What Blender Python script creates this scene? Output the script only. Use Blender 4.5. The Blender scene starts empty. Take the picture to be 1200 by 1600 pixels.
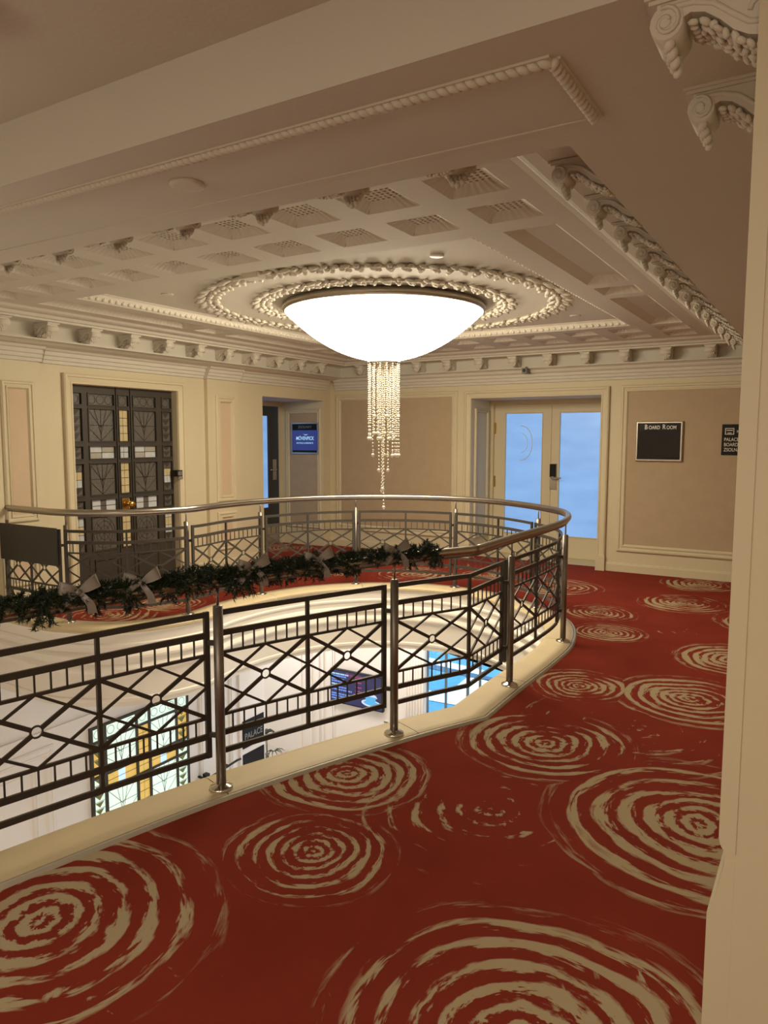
import bpy, bmesh, math, random
from mathutils import Vector, Matrix
random.seed(7)
S = bpy.context.scene
COL = S.collection
PI = math.pi

# ------------------------------------------------------------------ camera, world, lights, exposure
H = 1.55
YAW, PITCH, ROLL = math.radians(31.34), math.radians(5.66), math.radians(0.11)
fw = Vector((-math.sin(YAW)*math.cos(PITCH), math.cos(YAW)*math.cos(PITCH), -math.sin(PITCH)))
rt = Vector((math.cos(YAW), math.sin(YAW), 0))
up = rt.cross(fw)
rt2 = math.cos(ROLL)*rt + math.sin(ROLL)*up
up2 = -math.sin(ROLL)*rt + math.cos(ROLL)*up
cam_d = bpy.data.cameras.new('camera')
cam_d.sensor_fit = 'VERTICAL'; cam_d.sensor_height = 36.0; cam_d.sensor_width = 27.0
cam_d.lens = 36.0*1150/1600; cam_d.clip_start = 0.05; cam_d.clip_end = 200
cam = bpy.data.objects.new('camera', cam_d); COL.objects.link(cam)
M3 = Matrix((rt2, up2, -fw)).transposed()
cam.matrix_world = Matrix.Translation((0, 0, H)) @ M3.to_4x4()
S.camera = cam

S.view_settings.view_transform = 'Standard'; S.view_settings.look = 'None'
S.view_settings.exposure = 0.0; S.view_settings.gamma = 1.0; S.view_settings.use_curve_mapping = False

w = bpy.data.worlds.new('sky'); S.world = w; w.use_nodes = True
w.node_tree.nodes['Background'].inputs[0].default_value = (0.50, 0.78, 1.0, 1)
w.node_tree.nodes['Background'].inputs[1].default_value = 3.4

BOWL_LIGHT = 22.0
BOWL_COLOR = (1.0, 0.875, 0.655)
LOBBY_COLOR = (1.0, 0.86, 0.74)

def area(name, loc, size, power, color, rot=(0, 0, 0), sizey=None):
    l = bpy.data.lights.new(name, 'AREA'); l.energy = power; l.color = color
    l.shape = 'RECTANGLE'; l.size = size; l.size_y = sizey or size
    o = bpy.data.objects.new(name, l); o.location = loc; o.rotation_euler = rot; COL.objects.link(o)
    return o
# lamps of the lower lobby ceiling
area('lobby_lamp', (-5.0, 7.9, -0.68), 1.6, 36, LOBBY_COLOR, sizey=0.6)
area('lobby_lamp', (-0.9, 3.6, -0.68), 0.9, 95, LOBBY_COLOR, sizey=3.0)
area('lobby_lamp', (-2.2, 0.2, -0.68), 0.6, 70, LOBBY_COLOR, sizey=2.0)
area('lobby_lamp', (-7.0, 8.1, -0.68), 0.8, 23, LOBBY_COLOR, sizey=0.8)
# ceiling lamps of the landing behind the photographer
area('landing_lamp', (-1.2, -1.6, 2.60), 0.8, 42, (1.0, 0.90, 0.73))
area('landing_lamp', (0.1, -1.0, 2.60), 0.5, 24, (1.0, 0.90, 0.73))

area('wall_lamp', (-2.2, -1.9, 1.75), 0.5, 13, (1.0, 0.90, 0.73), rot=(PI/2, 0, 0), sizey=0.35)
area('wall_lamp', (0.55, -2.6, 1.75), 0.5, 9, (1.0, 0.90, 0.73), rot=(PI/2, 0, 0), sizey=0.35)

# ------------------------------------------------------------------ materials
def mat(name, col, rough=0.6, metal=0.0, emis=None, estr=0.0, bump=0.0, bscale=40, var=0.0, vscale=3.0, spec=0.5):
    m = bpy.data.materials.new(name); m.use_nodes = True
    nt = m.node_tree; b = nt.nodes['Principled BSDF']
    b.inputs['Base Color'].default_value = (*col, 1); b.inputs['Roughness'].default_value = rough
    b.inputs['Metallic'].default_value = metal; b.inputs['Specular IOR Level'].default_value = spec
    if emis: b.inputs['Emission Color'].default_value = (*emis, 1); b.inputs['Emission Strength'].default_value = estr
    geo = None
    if bump or var: geo = nt.nodes.new('ShaderNodeNewGeometry')
    if bump:
        n = nt.nodes.new('ShaderNodeTexNoise'); n.inputs['Scale'].default_value = bscale; n.inputs['Detail'].default_value = 3
        nt.links.new(geo.outputs['Position'], n.inputs['Vector'])
        bp = nt.nodes.new('ShaderNodeBump'); bp.inputs['Strength'].default_value = bump; bp.inputs['Distance'].default_value = 0.01
        nt.links.new(n.outputs['Fac'], bp.inputs['Height']); nt.links.new(bp.outputs[0], b.inputs['Normal'])
    if var:
        n = nt.nodes.new('ShaderNodeTexNoise'); n.inputs['Scale'].default_value = vscale; n.inputs['Detail'].default_value = 5
        nt.links.new(geo.outputs['Position'], n.inputs['Vector'])
        mx = nt.nodes.new('ShaderNodeMix'); mx.data_type = 'RGBA'
        mx.inputs[6].default_value = (*[max(0, c*(1-var)) for c in col], 1); mx.inputs[7].default_value = (*[min(1, c*(1+var)) for c in col], 1)
        nt.links.new(n.outputs['Fac'], mx.inputs[0]); nt.links.new(mx.outputs[2], b.inputs['Base Color'])
    return m

PLASTER = mat('plaster', (0.62, 0.58, 0.49), 0.75, bump=0.08, bscale=60, var=0.03)
PLASTER_RELIEF = mat('plaster_relief', (0.65, 0.60, 0.50), 0.7)
CREAM = mat('cream_paint', (0.63, 0.55, 0.375), 0.6, var=0.03)
WALLPAPER_LIGHT = mat('wallpaper_peach', (0.60, 0.455, 0.31), 0.8, bump=0.1, bscale=120, var=0.05, vscale=9)
WALLPAPER = mat('wallpaper', (0.455, 0.345, 0.222), 0.8, bump=0.15, bscale=120, var=0.08, vscale=9)
LOBBYWHITE = mat('lobby_white', (0.84, 0.79, 0.73), 0.7, var=0.02)
FASCIA = mat('fascia_white', (0.86, 0.81, 0.73), 0.6)
STONE = mat('kerb_stone', (0.58, 0.47, 0.29), 0.55, var=0.10, vscale=5, bump=0.05)
STEEL = mat('brushed_steel', (0.46, 0.42, 0.37), 0.28, 1.0, bump=0.03, bscale=200)
CHROME = mat('chrome', (0.72, 0.68, 0.62), 0.15, 1.0)
POSTSTEEL = mat('post_steel', (0.25, 0.215, 0.185), 0.42, 0.85)
BRONZE = mat('dark_bronze_bar', (0.066, 0.056, 0.046), 0.5, 0.35)
DARKDOOR = mat('dark_bronze_door', (0.052, 0.043, 0.032), 0.55, 0.2, var=0.1, vscale=8)
BLACK = mat('black_gloss', (0.010, 0.009, 0.008), 0.35, spec=0.2)
BLACKMATTE = mat('black_board', (0.040, 0.036, 0.031), 0.55)
SCREEN_OFF = mat('screen_off', (0.022, 0.019, 0.017), 0.12, spec=0.4)
SILVER = mat('silver_frame', (0.55, 0.50, 0.43), 0.3, 0.9)
LETTER = mat('letter_metal', (0.62, 0.58, 0.52), 0.4, 0.3)
LETTER_DIM = mat('letter_dim', (0.22, 0.22, 0.21), 0.5)
BRASS = mat('brass', (0.62, 0.40, 0.12), 0.25, 1.0)
GLASS_GREY = mat('cathedral_glass_grey', (0.115, 0.10, 0.085), 0.3, bump=0.5, bscale=90, var=0.25, vscale=30)
GLASS_AMBER = mat('opal_glass_amber', (0.56, 0.46, 0.26), 0.3, var=0.25, vscale=25, emis=(0.6, 0.42, 0.16), estr=0.06)
GLASS_PALE = mat('opal_glass_pale', (0.50, 0.50, 0.47), 0.3, var=0.2, vscale=25, emis=(0.5, 0.55, 0.6), estr=0.08)
LIT_MINT = mat('lit_glass_mint', (0.5, 0.6, 0.5), 0.3, emis=(0.76, 0.95, 0.82), estr=0.80, bump=0.3)
LIT_BLUE = mat('lit_glass_blue', (0.4, 0.5, 0.6), 0.3, emis=(0.55, 0.80, 0.95), estr=0.85)
LIT_AMBER = mat('lit_glass_amber', (0.6, 0.42, 0.1), 0.3, var=0.3, vscale=20, emis=(0.80, 0.52, 0.13), estr=0.55)
LIT_GREEN = mat('lit_glass_green', (0.10, 0.11, 0.03), 0.3, emis=(0.14, 0.13, 0.03), estr=0.5)
LEAD = mat('lead_came', (0.03, 0.028, 0.024), 0.5, 0.3)
PINE = mat('pine_needles', (0.018, 0.032, 0.014), 0.6, var=0.4, vscale=30)
RIBBON = mat('satin_ribbon', (0.27, 0.235, 0.205), 0.45, 0.1)
FROND = mat('palm_frond', (0.03, 0.04, 0.02), 0.5)
POT = mat('planter', (0.25, 0.23, 0.2), 0.5)
VENT_DARK = mat('vent_void', (0.03, 0.025, 0.02), 0.9)
WHITE_PLASTIC = mat('white_plastic', (0.75, 0.7, 0.62), 0.4)
GREY_PLASTIC = mat('grey_plastic', (0.16, 0.145, 0.13), 0.4)
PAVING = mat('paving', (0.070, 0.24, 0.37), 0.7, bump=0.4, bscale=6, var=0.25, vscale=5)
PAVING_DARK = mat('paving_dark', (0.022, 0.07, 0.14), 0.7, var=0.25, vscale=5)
SNOW = mat('white_stone', (0.92, 0.92, 0.9), 0.7)
MARBLE = mat('lobby_marble', (0.55, 0.5, 0.44), 0.2, var=0.1)
METALTRIM = mat('edge_trim', (0.50, 0.45, 0.37), 0.45, 0.3)
BOWLRING = mat('bowl_ring', (0.36, 0.31, 0.25), 0.35, 0.8)

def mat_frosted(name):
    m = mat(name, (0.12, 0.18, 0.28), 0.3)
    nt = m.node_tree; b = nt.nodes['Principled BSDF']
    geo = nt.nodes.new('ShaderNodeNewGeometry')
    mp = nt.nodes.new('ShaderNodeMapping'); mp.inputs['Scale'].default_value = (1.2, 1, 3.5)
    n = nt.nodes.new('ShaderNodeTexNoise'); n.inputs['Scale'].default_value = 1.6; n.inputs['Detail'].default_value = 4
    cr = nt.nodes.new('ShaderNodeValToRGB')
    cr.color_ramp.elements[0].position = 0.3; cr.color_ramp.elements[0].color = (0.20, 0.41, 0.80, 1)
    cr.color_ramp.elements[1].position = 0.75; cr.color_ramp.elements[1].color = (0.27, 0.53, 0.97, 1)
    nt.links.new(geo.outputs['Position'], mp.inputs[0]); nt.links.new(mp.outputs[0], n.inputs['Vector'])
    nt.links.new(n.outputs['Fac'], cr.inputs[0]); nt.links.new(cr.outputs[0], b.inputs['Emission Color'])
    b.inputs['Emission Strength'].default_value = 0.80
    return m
FROSTED = mat_frosted('frosted_glass')

def mat_clear():
    m = bpy.data.materials.new('clear_glass'); m.use_nodes = True; nt = m.node_tree
    for n in list(nt.nodes): nt.nodes.remove(n)
    o = nt.nodes.new('ShaderNodeOutputMaterial'); t = nt.nodes.new('ShaderNodeBsdfTransparent'); g = nt.nodes.new('ShaderNodeBsdfGlossy')
    t.inputs[0].default_value = (0.93, 0.97, 1, 1); g.inputs['Roughness'].default_value = 0.02
    mx = nt.nodes.new('ShaderNodeMixShader'); mx.inputs[0].default_value = 0.06
    nt.links.new(t.outputs[0], mx.inputs[1]); nt.links.new(g.outputs[0], mx.inputs[2]); nt.links.new(mx.outputs[0], o.inputs[0])
    return m
CLEAR = mat_clear()

def mat_emit(name, col, s):
    m = mat(name, (0.02, 0.02, 0.02), 0.3, emis=col, estr=s); return m
SCREEN_BLUE = mat_emit('screen_blue', (0.020, 0.030, 0.16), 1.0)
SCREEN_NAVY = mat_emit('screen_navy', (0.012, 0.013, 0.085), 1.0)
SCREEN_TEXT = mat_emit('screen_text', (0.45, 0.75, 1.0), 0.9)
SCREEN_LINE = mat_emit('screen_line', (0.16, 0.34, 0.95), 0.9)
SCREEN_PINK = mat_emit('screen_pink', (0.75, 0.06, 0.28), 0.6)
SCREEN_WHITE = mat_emit('screen_white', (0.75, 0.85, 1.0), 0.9)
SCREEN_CYAN = mat_emit('screen_cyan', (0.10, 0.50, 0.90), 0.9)

def mat_bowl():
    m = mat('alabaster_bowl', (0.8, 0.75, 0.62), 0.35)
    nt = m.node_tree; b = nt.nodes['Principled BSDF']
    b.inputs['Emission Color'].default_value = (*BOWL_COLOR, 1); b.inputs['Emission Strength'].default_value = BOWL_LIGHT
    return m
BOWL = mat_bowl()

def mat_crystal():
    m = bpy.data.materials.new('crystal_bead'); m.use_nodes = True; nt = m.node_tree; b = nt.nodes['Principled BSDF']
    b.inputs['Base Color'].default_value = (0.74, 0.68, 0.56, 1); b.inputs['Roughness'].default_value = 0.16
    b.inputs['Metallic'].default_value = 0.45; b.inputs['Specular IOR Level'].default_value = 0.7
    return m
CRYSTAL = mat_crystal()

# carpet: rippled rings woven into a red ground
RINGS = [(-2.104, 1.341, .56), (-1.606, 2.108, .31), (-1.857, 2.711, .37), (-1.187, 3.548, .44), (-.379, 3.085, .60), (-.60, 1.70, .56),
         (-1.298, 4.512, .31), (-.651, 4.614, .44), (-1.472, 5.919, .28), (-1.733, 6.561, .33), (-2.42, 7.49, .45), (-1.138, 7.39, .42),
         (-1.147, 8.446, .40), (-.50, 5.628, .40), (-5.283, 4.784, .32), (-5.4, 4.18, .42), (-4.043, 7.352, .48), (-3.3, 7.75, .36), (-5.2, 7.9, .5),
         (-6.0, 6.4, .36), (-5.5, 5.7, .34), (-.35, 6.9, .45), (-6.6, 8.2, .4), (-.95, .55, .5), (-1.9, .3, .45), (-5.0, 6.9, .33)]
def mat_carpet():
    g = bpy.data.node_groups.new('ripple', 'ShaderNodeTree')
    I = g.interface
    I.new_socket('Pos', in_out='INPUT', socket_type='NodeSocketVector'); I.new_socket('Center', in_out='INPUT', socket_type='NodeSocketVector')
    I.new_socket('Radius', in_out='INPUT', socket_type='NodeSocketFloat'); I.new_socket('Seed', in_out='INPUT', socket_type='NodeSocketFloat')
    I.new_socket('Thresh', in_out='INPUT', socket_type='NodeSocketFloat')
    I.new_socket('Mask', in_out='OUTPUT', socket_type='NodeSocketFloat')
    N = g.nodes; Lk = g.links
    gi = N.new('NodeGroupInput'); go = N.new('NodeGroupOutput')
    def vm(op, a, b=None):
        n = N.new('ShaderNodeVectorMath'); n.operation = op
        for i, v in enumerate((a, b)):
            if v is None: continue
            if isinstance(v, tuple): n.inputs[i].default_value = v
            else: Lk.new(v, n.inputs[i])
        return n
    def mm(op, a, b=None, c=None, clamp=False):
        n = N.new('ShaderNodeMath'); n.operation = op; n.use_clamp = clamp
        for i, v in enumerate((a, b, c)):
            if v is None: continue
            if isinstance(v, (int, float)): n.inputs[i].default_value = v
            else: Lk.new(v, n.inputs[i])
        return n.outputs[0]
    d = vm('SUBTRACT', gi.outputs['Pos'], gi.outputs['Center']).outputs[0]
    # hand-drawn wobble of the whole ring
    wob = N.new('ShaderNodeTexNoise'); wob.inputs['Scale'].default_value = 2.2; wob.inputs['Detail'].default_value = 1
    Lk.new(gi.outputs['Pos'], wob.inputs['Vector'])
    wv = vm('SCALE', vm('SUBTRACT', wob.outputs['Color'], (.5, .5, .5)).outputs[0]); wv.inputs['Scale'].default_value = 0.09
    d2 = vm('MULTIPLY', vm('ADD', d, wv.outputs[0]).outputs[0], (1, 1, 0)).outputs[0]
    r = vm('LENGTH', d2).outputs['Value']
    nrm = vm('NORMALIZE', d2).outputs[0]
    rn = mm('DIVIDE', r, gi.outputs['Radius'])
    def polar_noise(kth, kr, detail, off):
        sc = vm('SCALE', nrm); sc.inputs['Scale'].default_value = kth
        cz = N.new('ShaderNodeCombineXYZ'); Lk.new(mm('ADD', mm('MULTIPLY', rn, kr), mm('ADD', gi.outputs['Seed'], off)), cz.inputs[2])
        v = vm('ADD', sc.outputs[0], cz.outputs[0]).outputs[0]
        n = N.new('ShaderNodeTexNoise'); n.inputs['Scale'].default_value = 1.0; n.inputs['Detail'].default_value = detail
        n.inputs['Roughness'].default_value = .6
        Lk.new(v, n.inputs['Vector']); return n.outputs['Fac']
    broad = polar_noise(0.9, 0.9, 1.0, 3.1)
    side = polar_noise(0.8, 0.25, 0.0, 51.9)
    streak = polar_noise(1.7, 12.0, 3.0, 11.7)
    jag = polar_noise(4.2, 40.0, 3.0, 27.3)
    ph = mm('MULTIPLY', mm('POWER', mm('ADD', rn, .004), 0.74), 7.0)
    ph = mm('ADD', ph, mm('MULTIPLY', mm('SUBTRACT', broad, .5), 0.7))
    ph = mm('ADD', ph, mm('MULTIPLY', mm('SUBTRACT', jag, .5), 0.42))
    v = mm('SINE', mm('MULTIPLY', ph, 2*PI))
    v = mm('ADD', v, mm('MULTIPLY', mm('SUBTRACT', streak, .5), 5.2))
    v = mm('ADD', v, mm('MULTIPLY', mm('SUBTRACT', side, .5), 3.3))
    v = mm('ADD', v, mm('MULTIPLY', mm('SUBTRACT', jag, .5), 3.4))
    v = mm('SUBTRACT', v, mm('MULTIPLY', mm('SUBTRACT', rn, .45), 0.7))
    v = mm('SUBTRACT', v, gi.outputs['Thresh'])
    mask = mm('MULTIPLY', v, 1.6, clamp=True)
    edge = mm('SUBTRACT', 1.10, mm('ADD', rn, mm('MULTIPLY', mm('SUBTRACT', streak, .5), .8)))
    edge = mm('MULTIPLY', edge, 6.0, clamp=True)
    Lk.new(mm('MULTIPLY', mask, edge), go.inputs['Mask'])

    m = bpy.data.materials.new('ripple_carpet'); m.use_nodes = True; nt = m.node_tree; b = nt.nodes['Principled BSDF']
    b.inputs['Roughness'].default_value = 0.95; b.inputs['Specular IOR Level'].default_value = 0.1
    geo = nt.nodes.new('ShaderNodeNewGeometry')
    def nd(t): return nt.nodes.new(t)
    def nearest_ring(rings):
        # walks the list keeping the ring the point lies deepest in
        best = None; cen = None
        for (cx, cy, R) in rings:
            sb = nd('ShaderNodeVectorMath'); sb.operation = 'SUBTRACT'; nt.links.new(geo.outputs['Position'], sb.inputs[0]); sb.inputs[1].default_value = (cx, cy, 0)
            ln = nd('ShaderNodeVectorMath'); ln.operation = 'LENGTH'; nt.links.new(sb.outputs[0], ln.inputs[0])
            dv = nd('ShaderNodeMath'); dv.operation = 'DIVIDE'; nt.links.new(ln.outputs['Value'], dv.inputs[0]); dv.inputs[1].default_value = R
            if best is None:
                best = dv.outputs[0]; c0 = nd('ShaderNodeCombineXYZ')
                for k, v in enumerate((cx, cy, R)): c0.inputs[k].default_value = v
                cen = c0.outputs[0]; continue
            lt = nd('ShaderNodeMath'); lt.operation = 'LESS_THAN'; nt.links.new(dv.outputs[0], lt.inputs[0]); nt.links.new(best, lt.inputs[1])
            mi = nd('ShaderNodeMath'); mi.operation = 'MINIMUM'; nt.links.new(dv.outputs[0], mi.inputs[0]); nt.links.new(best, mi.inputs[1])
            mxv = nd('ShaderNodeMix'); mxv.data_type = 'VECTOR'; nt.links.new(lt.outputs[0], mxv.inputs[0]); nt.links.new(cen, mxv.inputs[4]); mxv.inputs[5].default_value = (cx, cy, R)
            best = mi.outputs[0]; cen = mxv.outputs[1]
        return cen
    def ring(rings, th):
        cen = nearest_ring(rings); sp = nd('ShaderNodeSeparateXYZ'); nt.links.new(cen, sp.inputs[0])
        n = nd('ShaderNodeGroup'); n.node_tree = g
        nt.links.new(geo.outputs['Position'], n.inputs['Pos'])
        fl = nd('ShaderNodeVectorMath'); fl.operation = 'MULTIPLY'; nt.links.new(cen, fl.inputs[0]); fl.inputs[1].default_value = (1, 1, 0)
        nt.links.new(fl.outputs[0], n.inputs['Center']); nt.links.new(sp.outputs[2], n.inputs['Radius'])
        sd = nd('ShaderNodeMath'); sd.operation = 'MULTIPLY'; nt.links.new(sp.outputs[0], sd.inputs[0]); sd.inputs[1].default_value = 31.7
        nt.links.new(sd.outputs[0], n.inputs['Seed']); n.inputs['Thresh'].default_value = th
        return n.outputs[0]
    r1 = ring(RINGS, 0.06)
    # faint torn arcs between the rings
    r2 = ring([(-1.15, 2.75, .62), (-.85, 4.0, .7), (-.9, 6.3, .8), (-4.6, 8.0, 1.0), (-5.6, 4.9, .9), (-1.6, 1.2, .9), (-.35, 7.9, .7), (-3.1, 8.2, .7), (-.2, 2.2, .7)], 1.75)
    mxx = nd('ShaderNodeMath'); mxx.operation = 'MAXIMUM'; nt.links.new(r1, mxx.inputs[0]); nt.links.new(r2, mxx.inputs[1]); acc = mxx.outputs[0]
    n2 = nt.nodes.new('ShaderNodeTexNoise'); n2.inputs['Scale'].default_value = 2.5; n2.inputs['Detail'].default_value = 4
    nt.links.new(geo.outputs['Position'], n2.inputs['Vector'])
    red = nt.nodes.new('ShaderNodeMix'); red.data_type = 'RGBA'
    red.inputs[6].default_value = (0.165, 0.021, 0.011, 1); red.inputs[7].default_value = (0.27, 0.038, 0.020, 1)
    nt.links.new(n2.outputs['Fac'], red.inputs[0])
    fin = nt.nodes.new('ShaderNodeMix'); fin.data_type = 'RGBA'
    nt.links.new(acc, fin.inputs[0]); nt.links.new(red.outputs[2], fin.inputs[6]); fin.inputs[7].default_value = (0.43, 0.335, 0.205, 1)
    nt.links.new(fin.outputs[2], b.inputs['Base Color'])
    n3 = nt.nodes.new('ShaderNodeTexNoise'); n3.inputs['Scale'].default_value = 220; n3.inputs['Detail'].default_value = 2
    nt.links.new(geo.outputs['Position'], n3.inputs['Vector'])
    bp = nt.nodes.new('ShaderNodeBump'); bp.inputs['Strength'].default_value = 0.35; bp.inputs['Distance'].default_value = 0.004
    nt.links.new(n3.outputs['Fac'], bp.inputs['Height']); nt.links.new(bp.outputs[0], b.inputs['Normal'])
    return m
CARPET = mat_carpet()

# ------------------------------------------------------------------ mesh helpers
class MB:
    def __init__(s): s.v = []; s.f = []; s.m = []; s.s = []; s.mats = []
    def mi(s, mt):
        if mt not in s.mats: s.mats.append(mt)
        return s.mats.index(mt)
    def add(s, vs, fs, mt, smooth=False):
        o = len(s.v); s.v += [tuple(p) for p in vs]; k = s.mi(mt)
        for f in fs: s.f.append(tuple(i+o for i in f)); s.m.append(k); s.s.append(smooth)
    def quad(s, a, b, c, d, mt): s.add([a, b, c, d], [(0, 1, 2, 3)], mt)
    def box(s, x0, x1, y0, y1, z0, z1, mt):
        s.add([(x0, y0, z0), (x1, y0, z0), (x1, y1, z0), (x0, y1, z0), (x0, y0, z1), (x1, y0, z1), (x1, y1, z1), (x0, y1, z1)],
              [(0, 3, 2, 1), (4, 5, 6, 7), (0, 1, 5, 4), (1, 2, 6, 5), (2, 3, 7, 6), (3, 0, 4, 7)], mt)
    def prism(s, pts, ax, a, b, mt, smooth=False):
        # polygon of 2D points extruded along axis ax from a to b; the 2D axes are the other two in order
        def P(p, t):
            q = list(p); q.insert(ax, t); return tuple(q)
        n = len(pts); vs = [P(p, a) for p in pts] + [P(p, b) for p in pts]
        fs = [tuple(range(n))[::-1], tuple(range(n, 2*n))]
        s.add(vs, fs, mt); s.add(vs, [(i, (i+1) % n, n+(i+1) % n, n+i) for i in range(n)], mt, smooth)
    def tube(s, pts, r, n, mt, closed=False, caps=True, smooth=True):
        pts = [Vector(p) for p in pts]; L = len(pts); vs = []
        rr = r if isinstance(r, (list, tuple)) else [r]*L
        prev = None
        for i, p in enumerate(pts):
            if closed: t = pts[(i+1) % L] - pts[i-1]
            else: t = pts[min(i+1, L-1)] - pts[max(i-1, 0)]
            t.normalize()
            if prev is None:
                u = t.cross(Vector((0, 0, 1)));
                if u.length < 1e-3: u = t.cross(Vector((1, 0, 0)))
            else:
                u = prev - t*prev.dot(t)
                if u.length < 1e-4: u = t.orthogonal()
            u.normalize(); prev = u; w_ = t.cross(u)
            for k in range(n):
                a = 2*PI*k/n; vs.append(p + (u*math.cos(a) + w_*math.sin(a))*rr[i])
        fs = []
        for i in range(L if closed else L-1):
            j = (i+1) % L
            for k in range(n): fs.append((i*n+k, i*n+(k+1) % n, j*n+(k+1) % n, j*n+k))
        s.add(vs, fs, mt, smooth)
        if caps and not closed:
            s.add(vs[:n], [tuple(range(n))[::-1]], mt); s.add(vs[-n:], [tuple(range(n))], mt)
    def bar(s, pts, wd, ht, mt):
        # rectangular bar along a path: wd horizontally across, ht in the vertical-most direction
        pts = [Vector(p) for p in pts]; L = len(pts); vs = []
        for i, p in enumerate(pts):
            def nrm(a, b):
                t = (b-a); h = Vector((-t.y, t.x, 0))
                if h.length < 1e-6: h = Vector((1, 0, 0))
                return h.normalized(), t.normalized()
            if i == 0: h, t = nrm(pts[0], pts[1]); k = 1
            elif i == L-1: h, t = nrm(pts[-2], pts[-1]); k = 1
            else:
                h1, t1 = nrm(pts[i-1], p); h2, t2 = nrm(p, pts[i+1]); h = (h1+h2).normalized(); t = (t1+t2).normalized(); k = 1/max(.5, h.dot(h1))
            v = h.cross(t).normalized()
            for a, b in ((-1, -1), (1, -1), (1, 1), (-1, 1)): vs.append(p + h*(a*wd/2*k) + v*(b*ht/2))
        fs = [(0, 1, 2, 3), tuple(4*(L-1)+q for q in (3, 2, 1, 0))]
        for i in range(L-1):
            for q in range(4): fs.append((4*i+q, 4*i+4+q, 4*i+4+(q+1) % 4, 4*i+(q+1) % 4))
        s.add(vs, fs, mt)
    def upright(s, x, y, z0, z1, wd, dp, ang, mt):
        c, sn = math.cos(ang), math.sin(ang); q = []
        for z in (z0, z1):
            for a, b in ((-1, -1), (1, -1), (1, 1), (-1, 1)):
                q.append((x + c*a*wd/2 - sn*b*dp/2, y + sn*a*wd/2 + c*b*dp/2, z))
        s.add(q, [(0, 3, 2, 1), (4, 5, 6, 7), (0, 1, 5, 4), (1, 2, 6, 5), (2, 3, 7, 6), (3, 0, 4, 7)], mt)
    def ell(s, c, rad, mt, rot=None, nu=8, nv=6):
        vs = []; c = Vector(c)
        for j in range(nv+1):
            th = PI*j/nv
            for i in range(nu):
                a = 2*PI*i/nu; p = Vector((math.sin(th)*math.cos(a)*rad[0], math.sin(th)*math.sin(a)*rad[1], math.cos(th)*rad[2]))
                if rot is not None: p = rot @ p
                vs.append(c+p)
        fs = []
        for j in range(nv):
            for i in range(nu): fs.append((j*nu+i, (j+1)*nu+i, (j+1)*nu+(i+1) % nu, j*nu+(i+1) % nu))
        s.add(vs, fs, mt, True)
    def lathe(s, prof, c, n, mt, smooth=True):
        vs = []
        for (r, z) in prof:
            for k in range(n):
                a = 2*PI*k/n; vs.append((c[0]+r*math.cos(a), c[1]+r*math.sin(a), c[2]+z))
        fs = []
        for j in range(len(prof)-1):
            for k in range(n): fs.append((j*n+k, j*n+(k+1) % n, (j+1)*n+(k+1) % n, (j+1)*n+k))
        s.add(vs, fs, mt, smooth)
    def disc(s, c, axis, r, h, n, mt, smooth=True):
        # short cylinder centred at c along axis
        ax = Vector(axis).normalized(); u = ax.orthogonal().normalized(); v = ax.cross(u); c = Vector(c); vs = []
        for t in (-h/2, h/2):
            for k in range(n):
                a = 2*PI*k/n; vs.append(c + ax*t + u*r*math.cos(a) + v*r*math.sin(a))
        s.add(vs, [tuple(range(n))[::-1], tuple(range(n, 2*n))], mt)
        s.add(vs, [(k, (k+1) % n, n+(k+1) % n, n+k) for k in range(n)], mt, smooth)
    def mesh(s, name):
        me = bpy.data.meshes.new(name); me.from_pydata(s.v, [], s.f)
        for m_ in s.mats: me.materials.append(m_)
        me.polygons.foreach_set('material_index', s.m); me.polygons.foreach_set('use_smooth', s.s); me.update()
        bm = bmesh.new(); bm.from_mesh(me); bmesh.ops.remove_doubles(bm, verts=bm.verts, dist=1e-5)
        bmesh.ops.recalc_face_normals(bm, faces=bm.faces); bm.to_mesh(me); bm.free()
        return me
    def build(s, name, parent=None):
        o = bpy.data.objects.new(name, s.mesh(name)); COL.objects.link(o)
        if parent is not None:
            o.parent = parent
            off = Vector((0, 0, 0)); p = parent
            while p is not None: off += p.location; p = p.parent
            if off.length > 0: o.data.transform(Matrix.Translation(-off))
        return o

def tag(o, label, cat, kind=None, group=None):
    o['label'] = label; o['category'] = cat
    if kind: o['kind'] = kind
    if group: o['group'] = group
    return o
def thing(name, loc, label, cat, kind=None, group=None):
    o = bpy.data.objects.new(name, None); o.location = loc; o.empty_display_size = .1; COL.objects.link(o)
    return tag(o, label, cat, kind, group)

def rects(u0, u1, v0, v1, holes):
    us = sorted({u0, u1, *[min(max(h[0], u0), u1) for h in holes], *[min(max(h[1], u0), u1) for h in holes]})
    vs = sorted({v0, v1, *[min(max(h[2], v0), v1) for h in holes], *[min(max(h[3], v0), v1) for h in holes]})
    for i in range(len(us)-1):
        for j in range(len(vs)-1):
            cu, cv = (us[i]+us[i+1])/2, (vs[j]+vs[j+1])/2
            if any(h[0] < cu < h[1] and h[2] < cv < h[3] for h in holes): continue
            yield us[i], us[i+1], vs[j], vs[j+1]

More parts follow.
